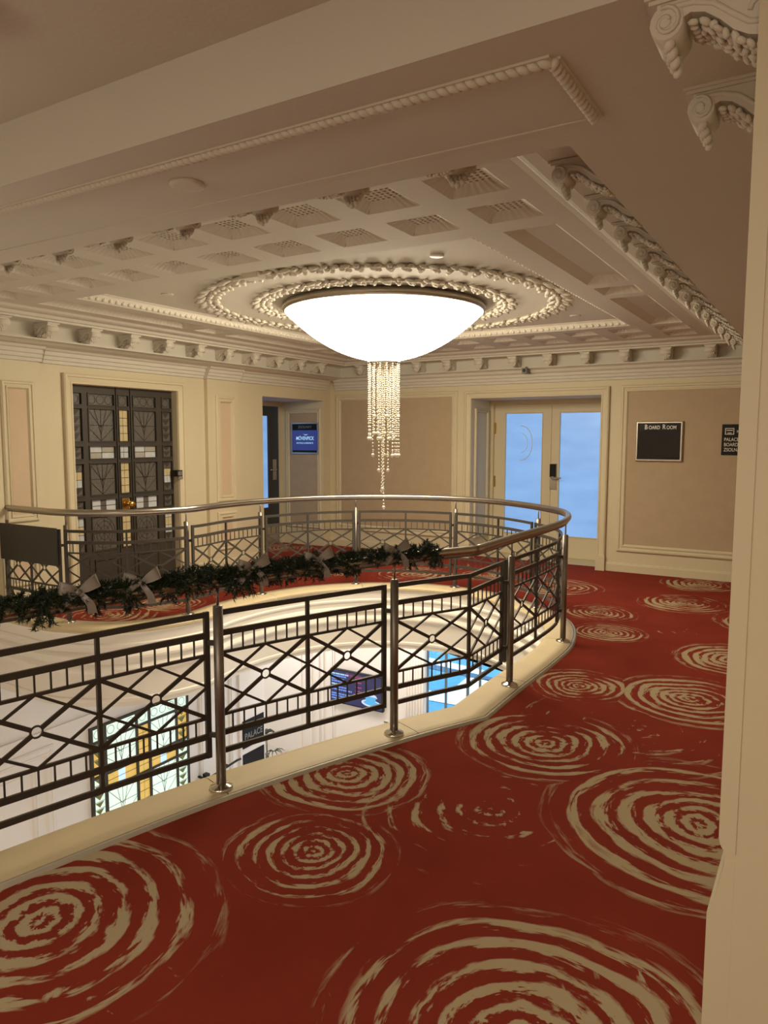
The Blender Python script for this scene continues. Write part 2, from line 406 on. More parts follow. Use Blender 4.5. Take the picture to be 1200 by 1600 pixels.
# planes with in-plane axes (u, v) and an outward normal direction d (towards the room)
def PX(x, sgn): return lambda u, v, d=0: (x + sgn*d, u, v)       # wall parallel to Y
def PY(y, sgn): return lambda u, v, d=0: (u, y + sgn*d, v)       # wall parallel to X
def PZ(z, sgn): return lambda u, v, d=0: (u, v, z + sgn*d)       # ceiling or floor
def slab(mb, P, u0, u1, v0, v1, d0, d1, mt):
    q = [P(u, v, d) for d in (d0, d1) for u, v in ((u0, v0), (u1, v0), (u1, v1), (u0, v1))]
    mb.add(q, [(0, 3, 2, 1), (4, 5, 6, 7), (0, 1, 5, 4), (1, 2, 6, 5), (2, 3, 7, 6), (3, 0, 4, 7)], mt)
def wallface(mb, P, u0, u1, v0, v1, holes, mt):
    for a, b, c, e in rects(u0, u1, v0, v1, holes): mb.quad(P(a, c), P(b, c), P(b, e), P(a, e), mt)
def reveal(mb, P, u0, u1, v0, v1, depth, mt, bottom=False):
    mb.quad(P(u0, v0), P(u0, v1), P(u0, v1, -depth), P(u0, v0, -depth), mt)
    mb.quad(P(u1, v0), P(u1, v1), P(u1, v1, -depth), P(u1, v0, -depth), mt)
    mb.quad(P(u0, v1), P(u1, v1), P(u1, v1, -depth), P(u0, v1, -depth), mt)
    if bottom: mb.quad(P(u0, v0), P(u1, v0), P(u1, v0, -depth), P(u0, v0, -depth), mt)
def frame(mb, P, u0, u1, v0, v1, prof, mt, sides='LRTB'):
    # mitred moulding: prof = [(inset, d)] from the outer edge inwards
    for side in sides:
        rows = []
        for t, d in prof:
            if side == 'B': rows.append((P(u0+t, v0+t, d), P(u1-t, v0+t, d)))
            if side == 'T': rows.append((P(u0+t, v1-t, d), P(u1-t, v1-t, d)))
            if side == 'L': rows.append((P(u0+t, v0+(t if 'B' in sides else 0), d), P(u0+t, v1-t, d)))
            if side == 'R': rows.append((P(u1-t, v0+(t if 'B' in sides else 0), d), P(u1-t, v1-t, d)))
        for a, b in zip(rows, rows[1:]): mb.quad(a[0], a[1], b[1], b[0], mt)
PANEL_PROF = [(0, 0), (0, .012), (.015, .024), (.03, .024), (.036, .014), (.055, .012), (.06, .022), (.072, .022), (.085, .004), (.09, 0)]
def scaled(prof, k, kd=1): return [(a*k, b*kd) for a, b in prof]
def panel(mb, P, u0, u1, v0, v1, wd, mt=CREAM, inner=WALLPAPER):
    frame(mb, P, u0, u1, v0, v1, scaled(PANEL_PROF, wd/.09), mt)
    if inner: mb.quad(P(u0+wd, v0+wd, .003), P(u1-wd, v0+wd, .003), P(u1-wd, v1-wd, .003), P(u0+wd, v1-wd, .003), inner)
CASING = [(0, 0), (0, .035), (.012, .045), (.03, .045), (.035, .032), (.075, .024), (.08, .03), (.094, .03), (.10, .01), (.10, 0)]

def text_mesh(s, size, mt, P, u, v, d, parent, name='lettering', extrude=0.001, align='CENTER', shear=0.0, xscale=1.0, flip=False, bold=0.012):
    c = bpy.data.curves.new('t', 'FONT'); c.body = s; c.size = size; c.align_x = align; c.extrude = 0; c.shear = shear; c.offset = bold*size
    o = bpy.data.objects.new('t', c); COL.objects.link(o)
    dg = bpy.context.evaluated_depsgraph_get(); dg.update()
    me = bpy.data.meshes.new_from_object(o.evaluated_get(dg)); bpy.data.objects.remove(o)
    mb = MB(); sg = -1 if flip else 1
    mb.add([P(u + sg*p.co.x*xscale, v + p.co.y, d) for p in me.vertices], [tuple(f.vertices) for f in me.polygons], mt)
    bpy.data.meshes.remove(me)
    return mb.build(name, parent)

# ------------------------------------------------------------------ plan of the opening
def catmull(pts, n=10):
    pts = [Vector(p) for p in pts]; out = []
    P = [pts[0]*2-pts[1]] + pts + [pts[-1]*2-pts[-2]]
    for i in range(1, len(P)-2):
        for k in range(n):
            t = k/n; a, b, c, d = P[i-1:i+3]
            out.append(.5*((2*b)+(c-a)*t+(2*a-5*b+4*c-d)*t*t+(3*b-3*c+d-a)*t**3))
    out.append(pts[-1]); return out
def offset(line, dist):
    out = []
    for i, p in enumerate(line):
        def nr(a, b): t = (b-a).normalized(); return Vector((-t.y, t.x))
        if i == 0: n = nr(line[0], line[1]); k = 1
        elif i == len(line)-1: n = nr(line[-2], line[-1]); k = 1
        else:
            n1, n2 = nr(line[i-1], p), nr(p, line[i+1]); n = (n1+n2).normalized(); k = 1/max(.6, n.dot(n1))
        out.append(p + n*dist*k)
    return out
# post positions around the opening (rail line); positive offset = towards the opening
RP = {-3: (-3.08, -1.75), -2: (-2.90, -.72), -1: (-2.70, .30), 0: (-2.475, 1.30), 1: (-2.228, 2.285), 2: (-1.885, 3.20), 3: (-1.660, 4.24), 4: (-1.690, 5.40), 5: (-2.25, 6.38), 6: (-3.29, 6.82),
      7: (-4.27, 6.44), 8: (-4.77, 5.50), 9: (-4.76, 4.52), 10: (-5.40, 3.80), 11: (-6.20, 3.79)}
KINK = (-1.652, 3.70)
nearpts = [(-3.12, -2.0), RP[-3], RP[-2], RP[-1], RP[0], RP[1], RP[2], KINK]
farpts = [KINK, RP[3], (-1.655, 4.85), RP[4], (-1.88, 5.98), RP[5], (-2.75, 6.70), RP[6], (-3.82, 6.72), RP[7], (-4.60, 6.02), RP[8], (-4.80, 5.0), RP[9], (-4.97, 4.04), RP[10], (-5.80, 3.78), RP[11]]
near_line = catmull(nearpts, 12)
far_line = catmull(farpts, 10)
RAIL = near_line[:-1] + far_line
KI = len(near_line)-1
def v2(p): return Vector((p[0], p[1]))
wall_end = [Vector((-6.25, 3.79))]
kerb_base = RAIL + wall_end
INNER = offset(kerb_base, 0.155); OUTER = offset(kerb_base, -0.065)
INNER[-1] = Vector((-6.25, INNER[-2].y)); OUTER[-1] = Vector((-6.25, OUTER[-2].y))
INNER[0] = Vector((INNER[0].x, -2.0)); OUTER[0] = Vector((OUTER[0].x, -2.0))

def poly_face(mb, pts, z, mt):
    bm = bmesh.new(); vs = [bm.verts.new((p[0], p[1], z)) for p in pts]; bm.faces.new(vs)
    bmesh.ops.triangulate(bm, faces=bm.faces[:], quad_method='BEAUTY', ngon_method='EAR_CLIP')
    bm.verts.index_update()
    mb.add([v.co[:] for v in bm.verts], [tuple(v.index for v in f.verts) for f in bm.faces], mt); bm.free()

LX, FY = -6.25, 8.765
LOWZ = -3.42
# ------------------------------------------------------------------ floors
mb = MB()
pts = [tuple(p) for p in OUTER] + [(LX, 4.516), (-6.40, 4.516), (-6.40, 5.83), (LX, 5.83), (LX, 7.28), (-7.12, 7.28), (-7.12, 8.59), (LX, 8.59), (LX, FY), (-4.01, FY), (-4.01, 9.0), (-2.357, 9.0), (-2.357, FY), (.9, FY), (.9, 1.57), (1.6, 1.57), (1.6, -3.2), (-3.12, -3.2)]
poly_face(mb, pts, 0.0, CARPET)
tag(mb.build('floor'), 'red carpet with cream ripple rings around the oval opening', 'carpet', 'structure')
mb = MB(); mb.quad((-9.5, -3, LOWZ), (1.5, -3, LOWZ), (1.5, 8.9, LOWZ), (-9.5, 8.9, LOWZ), MARBLE)
tag(mb.build('floor_lower'), 'pale stone floor of the lobby below the opening', 'floor', 'structure')
mb = MB(); poly_face(mb, [tuple(p) for p in INNER] + [(LX, FY+.3), (-9.5, FY+.3), (-9.5, 8.95), (1.5, 8.95), (1.5, -3.2), (INNER[0].x, -3.2)], -0.645, LOBBYWHITE)
tag(mb.build('ceiling_lower'), 'white ceiling of the lobby under the landing', 'ceiling', 'structure')

# kerb stones with fine joints, nosing towards the opening
mb = MB(); n = len(kerb_base); acc_len = 0
prof_k = [(-0.062, 0.0), (-0.062, 0.014), (-0.03, 0.018), (0.12, 0.018), (0.15, 0.012), (0.165, -0.004), (0.165, -0.022), (0.15, -0.034)]
lines = [(offset(kerb_base, o), z) for o, z in prof_k]
for ln, z in lines: ln[-1] = Vector((LX, ln[-2].y)); ln[0] = Vector((ln[0].x, -2.0))
for i in range(n-1):
    acc_len += (kerb_base[i+1]-kerb_base[i]).length
    gap = acc_len > 1.05
    for (l1, z1), (l2, z2) in zip(lines, lines[1:]):
        a0, a1, b0, b1 = l1[i], l1[i+1], l2[i], l2[i+1]
        if gap: a1 = a1 + (a0-a1).normalized()*.004; b1 = b1 + (b0-b1).normalized()*.004
        mb.quad((*a0, z1), (*a1, z1), (*b1, z2), (*b0, z2), STONE)
    if gap: acc_len = 0
for i in range(n-1):
    l1, l2 = offset(kerb_base, -.06), offset(kerb_base, .14)
    break
poly = None
for i in range(n-1): mb.quad((*l1[i], .006), (*l1[i+1], .006), (*l2[i+1], .006), (*l2[i], .006), LEAD)
tag(mb.build('trim_1'), 'beige stone kerb around the oval opening under the balustrade', 'kerb', 'structure')
mb = MB()
pt = [(-0.068, .001), (-0.068, .014), (-0.080, .014), (-0.086, .006), (-.090, -.002)]
lines = [(offset(kerb_base, o), z) for o, z in pt]
for ln, z in lines: ln[-1] = Vector((LX, ln[-2].y)); ln[0] = Vector((ln[0].x, -2.0))
for i in range(n-1):
    for (l1, z1), (l2, z2) in zip(lines, lines[1:]): mb.quad((*l1[i], z1), (*l1[i+1], z1), (*l2[i+1], z2), (*l2[i], z2), METALTRIM)
tag(mb.build('trim_2'), 'thin metal edging strip between the carpet and the stone kerb', 'edging', 'structure')
# moulded fascia under the kerb
mb = MB()
pf = [(.150, -.034), (.146, -.05), (.148, -.115), (.158, -.125), (.158, -.14), (.150, -.15), (.150, -.19), (.164, -.205), (.174, -.225), (.174, -.24), (.158, -.25), (.158, -.29), (.168, -.305), (.178, -.325), (.178, -.34), (.162, -.35), (.156, -.37),
      (.156, -.57), (.166, -.58), (.166, -.60), (.156, -.61), (.156, -.645)]
lines = [(offset(kerb_base, o), z) for o, z in pf]
for ln, z in lines: ln[-1] = Vector((LX, ln[-2].y)); ln[0] = Vector((ln[0].x, -2.0))
for i in range(n-1):
    for (l1, z1), (l2, z2) in zip(lines, lines[1:]): mb.quad((*l1[i], z1), (*l1[i+1], z1), (*l2[i+1], z2), (*l2[i], z2), FASCIA)
tag(mb.build('trim_3'), 'white moulded fascia banding the edge of the oval opening', 'moulding', 'structure')

# ------------------------------------------------------------------ walls
D1 = (4.516, 5.83); D1H = 2.067
REC = (7.28, 8.59); RECH = 2.09
PL = PX(LX, 1)
mb = MB()
wallface(mb, PL, -3.2, FY, 0.0, 2.80, [(D1[0], D1[1], 0, D1H), (REC[0], REC[1], 0, RECH)], CREAM)
reveal(mb, PL, D1[0], D1[1], 0, D1H, .09, CREAM)
# recess with its side walls, back and soffit
BX = -7.0
mb.quad((LX, REC[0], 0), (LX, REC[0], RECH), (BX, REC[0], RECH), (BX, REC[0], 0), CREAM)
mb.quad((LX, REC[1], 0), (LX, REC[1], RECH), (BX, REC[1], RECH), (BX, REC[1], 0), CREAM)
mb.quad((LX, REC[0], RECH), (LX, REC[1], RECH), (BX, REC[1], RECH), (BX, REC[0], RECH), PLASTER)
for a in rects(REC[0], REC[1], 0, RECH, [(7.42, 8.50, 0, 2.02)]): mb.quad((BX, a[0], a[2]), (BX, a[1], a[2]), (BX, a[1], a[3]), (BX, a[0], a[3]), CREAM)
# shallow pilasters and their sunk panels
slab(mb, PL, 3.72, 4.16, 0.0, 2.235, 0, .05, CREAM)
slab(mb, PL, 6.26, 6.79, 0.0, 2.235, 0, .05, CREAM)
PLp = PX(LX+.05, 1)
panel(mb, PLp, 3.775, 4.09, .80, 2.055, .072, inner=WALLPAPER_LIGHT)
panel(mb, PLp, 3.775, 4.09, .22, .68, .072, inner=WALLPAPER_LIGHT)
panel(mb, PLp, 6.385, 6.715, .80, 2.05, .08, inner=WALLPAPER_LIGHT)
panel(mb, PLp, 6.385, 6.715, .22, .68, .08, inner=WALLPAPER_LIGHT)
# panel on the recess side wall behind the screen
PS = PY(REC[1], -1)
panel(mb, PS, -6.93, -6.29, .25, 1.98, .07)
tag(mb.build('wall_left'), 'cream panelled wall with the stained glass doors and the recess', 'wall', 'structure')
mb = MB(); frame(mb, PL, D1[0]-.10, D1[1]+.10, 0, D1H+.10, CASING, CREAM, 'LRT')
tag(mb.build('trim_4'), 'cream moulded casing around the stained glass doors', 'casing', 'structure')

PF = PY(FY, -1)
DO = (-4.01, -2.357); DH = 2.066; DY = 9.40
mb = MB()
wallface(mb, PF, LX, 1.6, 0, 2.80, [(DO[0], DO[1], 0, DH)], CREAM)
reveal(mb, PF, DO[0], DO[1], 0, DH, DY-FY+.06, CREAM)
panel(mb, PF, -6.15, -4.215, .24, 2.175, .09)
panel(mb, PF, -2.13, .55, .24, 2.175, .09)
# threshold
mb.quad((DO[0], 8.93, .004), (DO[1], 8.93, .004), (DO[1], DY+.05, .004), (DO[0], DY+.05, .004), STONE)
PJ = PX(DO[0], 1)
panel(mb, PJ, 8.85, 9.28, .25, 1.95, .05, inner=CREAM)
tag(mb.build('wall_far'), 'cream wall with wallpapered panels and glazed double doors', 'wall', 'structure')
mb = MB(); frame(mb, PF, DO[0]-.10, DO[1]+.10, 0, DH+.10, CASING, CREAM, 'LRT')
slab(mb, PF, DO[1]-.002, DO[1]+.104, 0, .18, 0, .055, CREAM); slab(mb, PF, DO[0]-.104, DO[0]+.002, 0, .18, 0, .055, CREAM)
tag(mb.build('trim_5'), 'cream moulded casing around the glazed double doors', 'casing', 'structure')
BASE = [(0, .0), (.016, 0.0), (.016, .085), (.012, .092), (.012, .10), (0, .105)]
def skirting(name, runs, label):
    mb = MB()
    for P, u0, u1 in runs:
        for (d0, z0), (d1, z1) in zip(BASE[1:], BASE[2:]): mb.quad(P(u0, z0, d0), P(u1, z0, d0), P(u1, z1, d1), P(u0, z1, d1), CREAM)
        for u in (u0, u1): mb.add([P(u, z, d) for d, z in BASE], [tuple(range(len(BASE)))], CREAM)
    tag(mb.build(name), label, 'skirting', 'structure')
skirting('baseboard_far', [(PF, LX, DO[0]-.105), (PF, DO[1]+.105, .9)], 'cream skirting along the wallpapered wall')
skirting('baseboard_left', [(PL, 3.86, 4.41), (PL, 5.935, REC[0]), (PLp, 3.86, 4.16), (PLp, 6.24, 6.80)], 'cream skirting along the wall with the stained glass doors')

# right wall, pillar and shell behind the photographer
mb = MB()
mb.quad((.9, 1.57, 0), (.9, FY, 0), (.9, FY, 2.8), (.9, 1.57, 2.8), CREAM)
mb.quad((1.6, -3.2, 0), (1.6, 1.6, 0), (1.6, 1.6, 2.8), (1.6, -3.2, 2.8), CREAM)
mb.quad((1.6, -3.2, 0), (LX, -3.2, 0), (LX, -3.2, 2.8), (1.6, -3.2, 2.8), CREAM)
tag(mb.build('wall_right'), 'cream wall closing the landing', 'wall', 'structure')
mb = MB(); PXL = -0.146
slab_y = 1.57
mb.box(PXL, 1.6, 1.57, 2.30, 0, 2.42, CREAM)
# edge moulding with a rounded stop above the plinth
mpts = [(PXL-.012, 2.42), (PXL+.020, 2.42), (PXL+.020, .72)] + [(PXL+.005-.017*math.sin(a), .755-.035*math.cos(a)) for a in [i*PI/2/6 for i in range(7)]]
mb.prism(mpts, 1, 1.5665, 1.60, CREAM)
mb.prism([(PXL-.028, 0), (PXL+.02, 0), (PXL+.02, .70), (PXL+.002, .70), (PXL-.016, .612), (PXL-.022, .605), (PXL-.022, .59), (PXL-.028, .58)], 1, 1.5695, 2.3, CREAM)
tag(mb.build('wall_pillar'), 'plain cream pillar with a moulded corner beside the carpet', 'pillar', 'structure')

# ------------------------------------------------------------------ ceiling: coffered ring, beams, centre panel
ZR, ZC, ZB = 2.62, 2.685, 2.42
RX0, RX1, RY0, RY1 = -5.60, -1.12, 2.66, 8.29
CX0, CX1, CY0, CY1 = -5.05, -1.69, 3.70, 7.28
colx = [-1.385-.44*k for k in range(10)]
rowy = [2.94, 3.38, 7.58, 8.02]
hc = .143
holes = [(CX0, CX1, CY0, CY1)]
cof = []
for y in rowy:
    for x in colx: holes.append((x-hc, x+hc, y-hc, y+hc)); cof.append((x, y))
longs = []
for x in (colx[0], colx[9]):
    for y0, y1 in ((3.69, 5.23), (5.37, 5.67), (5.81, 7.29)): holes.append((x-hc, x+hc, y0, y1)); longs.append((x, y0, y1))
mb = MB(); PC = PZ(ZR, -1)
wallface(mb, PC, RX0-.3, RX1+.02, RY0-.02, RY1+.3, holes, PLASTER)
wallface(mb, PZ(ZC, -1), CX0-.02, CX1+.02, CY0-.02, CY1+.02, [], PLASTER)
for (a, b) in (((CX0, CY0), (CX1, CY0)), ((CX1, CY0), (CX1, CY1)), ((CX1, CY1), (CX0, CY1)), ((CX0, CY1), (CX0, CY0))):
    mb.quad((*a, ZR), (*b, ZR), (*b, ZC), (*a, ZC), PLASTER)
# near bay
wallface(mb, PZ(2.622, -1), LX, 1.6, -3.2, 1.58, [], PLASTER)
mb.quad((LX, -3.2, 2.8), (1.6, -3.2, 2.8), (1.6, FY, 2.8), (LX, FY, 2.8), PLASTER)
ceil = tag(mb.build('ceiling'), 'plaster ceiling with sunk coffers framing a flat centre panel', 'ceiling', 'structure')

def coffer_mesh():
    mb = MB(); D = .036; t = .058; nfl = 7
    for q in range(4):
        R = Matrix.Rotation(q*PI/2, 3, 'Z')
        rows = []
        m = nfl*4
        for i in range(m+1):
            u = -1 + 2*i/m
            wv = math.cos(i/m*nfl*2*PI)
            e = .012*(wv*.5+.5)
            rows.append([R @ Vector((u*hc, -hc, 0)), R @ Vector((u*(hc-.02), -hc+.010+e*.6, D*.25)), R @ Vector((u*(hc-t*.6), -hc+t*.55+e, D*.62)), R @ Vector((u*(hc-t), -hc+t, D))])
        for a, b in zip(rows, rows[1:]):
            for k in range(3): mb.add([a[k], b[k], b[k+1], a[k+1]], [(0, 1, 2, 3)], PLASTER_RELIEF, True)
    return mb.mesh('coffer')
def grille_mesh():
    mb = MB(); D = .036; r = hc-.056; n = 6
    mb.box(-r, r, -r, r, D+.012, D+.016, VENT_DARK)
    for i in range(n+1):
        c = -r + 2*r*i/n; wd = .0068
        mb.box(c-wd, c+wd, -r, r, D-.001, D+.008, PLASTER_RELIEF)
        mb.box(-r, r, c-wd, c+wd, D-.0005, D+.0075, PLASTER_RELIEF)
    return mb.mesh('grille')
cm, gm = coffer_mesh(), grille_mesh()
for (x, y) in cof:
    o = bpy.data.objects.new('coffer', cm); o.location = (x, y, ZR); o.parent = ceil; COL.objects.link(o)
    g_ = bpy.data.objects.new('grille', gm); g_.parent = o; COL.objects.link(g_)
for (x, y0, y1) in longs:
    mb = MB(); D = .045; t = .055
    L = (y1-y0)/2; yc = (y0+y1)/2
    for q, (hu, hv) in enumerate(((hc, L), (L, hc), (hc, L), (L, hc))):
        R = Matrix.Rotation(q*PI/2, 3, 'Z'); nf = max(4, round(hu*2/.045)); m = nf*4; rows = []
        for i in range(m+1):
            u = -1+2*i/m; e = .010*(math.cos(i/m*nf*2*PI)*.5+.5)
            rows.append([R @ Vector((u*hu, -hv, 0)), R @ Vector((u*(hu-.012), -hv+.008+e*.5, D*.25)), R @ Vector((u*(hu-t*.6), -hv+t*.55+e, D*.62)), R @ Vector((u*(hu-t), -hv+t, D))])
        for a, b in zip(rows, rows[1:]):
            for k in range(3): mb.add([p + Vector((x, yc, ZR)) for p in (a[k], b[k], b[k+1], a[k+1])], [(0, 1, 2, 3)], PLASTER_RELIEF, True)
    mb.quad((x-hc+t, y0+t, ZR+D), (x+hc-t, y0+t, ZR+D), (x+hc-t, y1-t, ZR+D), (x-hc+t, y1-t, ZR+D), PLASTER)
    mb.build('coffer', ceil)

# egg moulding round the centre panel
mb = MB()
prof_e = [(0, ZR), (.012, ZR), (.020, ZR+.006), (.030, ZR+.012), (.052, ZC-.016), (.060, ZC-.008), (.075, ZC-.006), (.08, ZC)]
frame(mb, lambda u, v, d=0: (u, v, d), CX0, CX1, CY0, CY1, prof_e, PLASTER_RELIEF)
def eggs(a, b, z, nx, ny):
    a, b = Vector(a), Vector(b); L = (b-a).length; k = int(L/.062); t = (b-a)/L
    R = Matrix.Rotation(math.atan2(t.y, t.x), 3, 'Z')
    for i in range(k):
        p = a + t*(L*(i+.5)/k); mb.ell((p.x+nx*.034, p.y+ny*.034, z), (.023, .016, .022), PLASTER_RELIEF, R, 6, 4)
zz = ZR+.028
eggs((CX0, CY0+.03), (CX0, CY1-.03), zz, 1, 0); eggs((CX1, CY0+.03), (CX1, CY1-.03), zz, -1, 0)
eggs((CX0+.03, CY0), (CX1-.03, CY0), zz, 0, 1); eggs((CX0+.03, CY1), (CX1-.03, CY1), zz, 0, -1)
tag(mb.build('trim_6'), 'egg moulding framing the flat centre panel of the ceiling', 'moulding', 'structure')

# beams
mb = MB()
mb.box(LX, 1.6, 1.573, 2.24, ZB, 2.8, PLASTER)
tag(mb.build('ceiling_beam'), 'deep plaster beam crossing above the near railing', 'beam', 'structure')
mb = MB(); mb.box(-.72, .9, 2.24, FY, ZB, 2.8, PLASTER)
tag(mb.build('ceiling_beam'), 'broad flat beam along the corbelled cornice towards the sign wall', 'beam', 'structure')

# rope moulding under the near beam
mb = MB()
def rope(a, b):
    a, b = Vector(a), Vector(b); t = (b-a); L = t.length; t.normalize(); ang = math.atan2(t.y, t.x); k = int(L/.026)
    R = Matrix.Rotation(ang+.75, 3, 'Z')
    for i in range(k): mb.ell(a+t*(L*(i+.5)/k), (.024, .011, .013), PLASTER_RELIEF, R, 6, 4)
    mb.bar([a+Vector((0, 0, .006)), b+Vector((0, 0, .006))], .040, .008, PLASTER_RELIEF)
rope((LX+.05, 1.722, ZB-.008), (-.60, 1.722, ZB-.008)); rope((-.60, 1.722, ZB-.008), (-.60, 2.09, ZB-.008))
mb.bar([(LX+.05, 2.09, ZB-.002), (-.60, 2.09, ZB-.002)], .02, .004, PLASTER)
tag(mb.build('trim_7'), 'twisted rope moulding along the underside of the near beam', 'moulding', 'structure')

# cornice with corbels
FX0, FX1, FYn, FYf = -6.0, -.72, 2.24, 8.67
prof_c = [(0, 2.42), (0, 2.535), (.012, 2.545), (.22, 2.545), (.22, 2.562), (.245, 2.566), (.262, 2.588), (.32, 2.592), (.345, 2.600), (.365, 2.616), (.40, 2.620)]
def corner(side, end, d):
    x0, x1, y0, y1 = FX0+d, FX1-d, FYn+d, FYf-d
    return {'L': ((x0, y0), (x0, y1)), 'R': ((x1, y0), (x1, y1)), 'N': ((x0, y0), (x1, y0)), 'F': ((x0, y1), (x1, y1))}[side][end]
def corbel_mesh():
    mb = MB(); W = .048
    low = [(.19, -.022), (.20, -.045), (.192, -.066), (.172, -.072), (.155, -.062), (.148, -.045), (.130, -.038), (.105, -.044), (.08, -.062), (.055, -.086), (.03, -.100), (0, -.108)]
    mb.prism([(0, -.012), (.19, -.012)] + low, 1, -W, W, PLASTER_RELIEF)
    mb.box(0, .205, -W-.006, W+.006, -.012, -.004, PLASTER_RELIEF); mb.box(0, .212, -W-.012, W+.012, -.005, .002, PLASTER_RELIEF)
    band = [(.0, -.085), (.03, -.08), (.06, -.058), (.09, -.034), (.125, -.023), (.16, -.022), (.185, -.032), (.193, -.05), (.182, -.064), (.168, -.06), (.165, -.05), (.172, -.045)]
    for sy in (-1, 1):
        mb.tube([(x, sy*W, z) for x, z in band], .0055, 6, PLASTER_RELIEF)
        mb.disc((.174, sy*W, -.046), (0, 1, 0), .010, .014, 10, PLASTER_RELIEF)
        mb.tube([(.012+.018*math.cos(a), sy*W, -.062+.018*math.sin(a)) for a in [i*.6 for i in range(9)]], .005, 6, PLASTER_RELIEF)
    mb.disc((.172, 0, -.046), (0, 1, 0), .030, .104, 14, PLASTER_RELIEF)
    for sy in (-1, 1):   # spiral of the front volute
        mb.tube([(.172+(.027-.0042*t)*math.cos(t*1.55+1.2), sy*(W+.005), -.046+(.027-.0042*t)*math.sin(t*1.55+1.2)) for t in [k*.3 for k in range(18)]], .0042, 5, PLASTER_RELIEF)
    rl = random.Random(4)
    for row, (x, z, n_, sz) in enumerate(((.176, -.079, 5, .0115), (.170, -.092, 4, .0115), (.163, -.105, 3, .0105), (.157, -.115, 1, .010))):   # leaf curling under the scroll
        for k in range(n_):
            yy = (k-(n_-1)/2)*.017
            mb.ell((x-.25*abs(yy), yy, z), (sz*.9, sz*.95, sz*1.15), PLASTER_RELIEF, Matrix.Rotation(-.4, 3, 'Y'), 7, 5)
    for x, z, sl in ((.122, -.048, -.5), (.108, -.053, -.6), (.094, -.061, -.7), (.080, -.071, -.8), (.066, -.082, -.9), (.052, -.092, -.8), (.038, -.100, -.7), (.022, -.108, -.4), (.008, -.112, -.1)):
        for k, yy in enumerate((-.042, -.028, -.013, 0, .013, .028, .042)):
            R = Matrix.Rotation(sl+rl.uniform(-.4, .4), 3, 'Y') @ Matrix.Rotation(rl.uniform(-.7, .7), 3, 'Z')
            mb.ell((x+rl.uniform(-.004, .004), yy, z-.004-.007*math.cos(yy*30)*rl.uniform(.4, 1)), (rl.uniform(.008, .014), .0065, rl.uniform(.005, .008)), PLASTER_RELIEF, R, 6, 4)
    return mb.mesh('corbel')
COR = corbel_mesh()
def corbel(parent, x, y, z, rz):
    o = bpy.data.objects.new('corbel', COR); o.location = (x, y, z); o.rotation_euler = (0, 0, rz); o.parent = parent; COL.objects.link(o)
ys = [2.72+.44*k for k in range(13)]; xs = [-1.165-.44*k for k in range(11)]
for side, name, lab in (('L', 'trim_8', 'corbelled plaster cornice above the stained glass doors'), ('F', 'trim_9', 'corbelled plaster cornice above the glazed double doors'),
                        ('R', 'trim_10', 'corbelled plaster cornice along the broad flat beam'), ('N', 'trim_11', 'corbelled plaster cornice hidden behind the near beam')):
    mb = MB()
    for (d0, z0), (d1, z1) in zip(prof_c, prof_c[1:]):
        a, b, c, e = corner(side, 0, d0), corner(side, 1, d0), corner(side, 1, d1), corner(side, 0, d1)
        mb.quad((*a, z0), (*b, z0), (*c, z1), (*e, z1), PLASTER)
    o = tag(mb.build(name), lab, 'cornice', 'structure')
    if side == 'L': [corbel(o, FX0, y, 2.54, 0) for y in ys]
    if side == 'R': [corbel(o, FX1, y, 2.54, PI) for y in ys]
    if side == 'F': [corbel(o, x, FYf, 2.54, -PI/2) for x in xs]
    if side == 'N': [corbel(o, x, FYn, 2.54, PI/2) for x in xs]
# architrave bands under the cornice on the two walls
def arch(mb, P, u0, u1, dmax, zoff=0):
    pr = [(0, 2.235), (.02, 2.24), (.02, 2.268), (.035, 2.274), (.035, 2.305), (.05, 2.312), (.05, 2.345), (.07, 2.352), (.085, 2.37), (.6, 2.385), (.75, 2.40), (1.0, 2.405), (1.0, 2.42)]
    pr = [(d if i < 9 else d*dmax, z) for i, (d, z) in enumerate(pr)] + [(dmax-.06, 2.425)]
    for (d0, z0), (d1, z1) in zip(pr, pr[1:]): mb.quad(P(u0, z0, d0), P(u1, z0, d0), P(u1, z1, d1), P(u0, z1, d1), PLASTER)
    for u in (u0, u1): mb.add([P(u, z, d) for d, z in pr] + [P(u, 2.425, 0)], [tuple(range(len(pr)+1))], PLASTER)
mb = MB(); arch(mb, PL, -3.0, FY-.1, .30)
for a, b in ((3.70, 4.18), (6.24, 6.81)):
    P2 = PX(LX+.05, 1)
    for (d0, z0), (d1, z1) in zip([(0, 2.235), (.02, 2.24), (.02, 2.268), (.035, 2.274), (.035, 2.305), (.05, 2.312), (.05, 2.345), (.07, 2.352), (.085, 2.375)], [(.02, 2.24), (.02, 2.268), (.035, 2.274), (.035, 2.305), (.05, 2.312), (.05, 2.345), (.07, 2.352), (.085, 2.375), (0, 2.385)]):
        mb.quad(P2(a, z0, d0), P2(b, z0, d0), P2(b, z1, d1), P2(a, z1, d1), PLASTER)
    for u in (a, b): mb.quad(P2(u, 2.235, -.05), P2(u, 2.235, .02), P2(u, 2.375, .085), P2(u, 2.375, -.05), PLASTER)
tag(mb.build('trim_12'), 'stepped plaster architrave over the wall with the stained glass doors', 'moulding', 'structure')
mb = MB(); arch(mb, PF, LX+.1, .9, .145)
tag(mb.build('trim_13'), 'stepped plaster architrave over the wallpapered wall', 'moulding', 'structure')
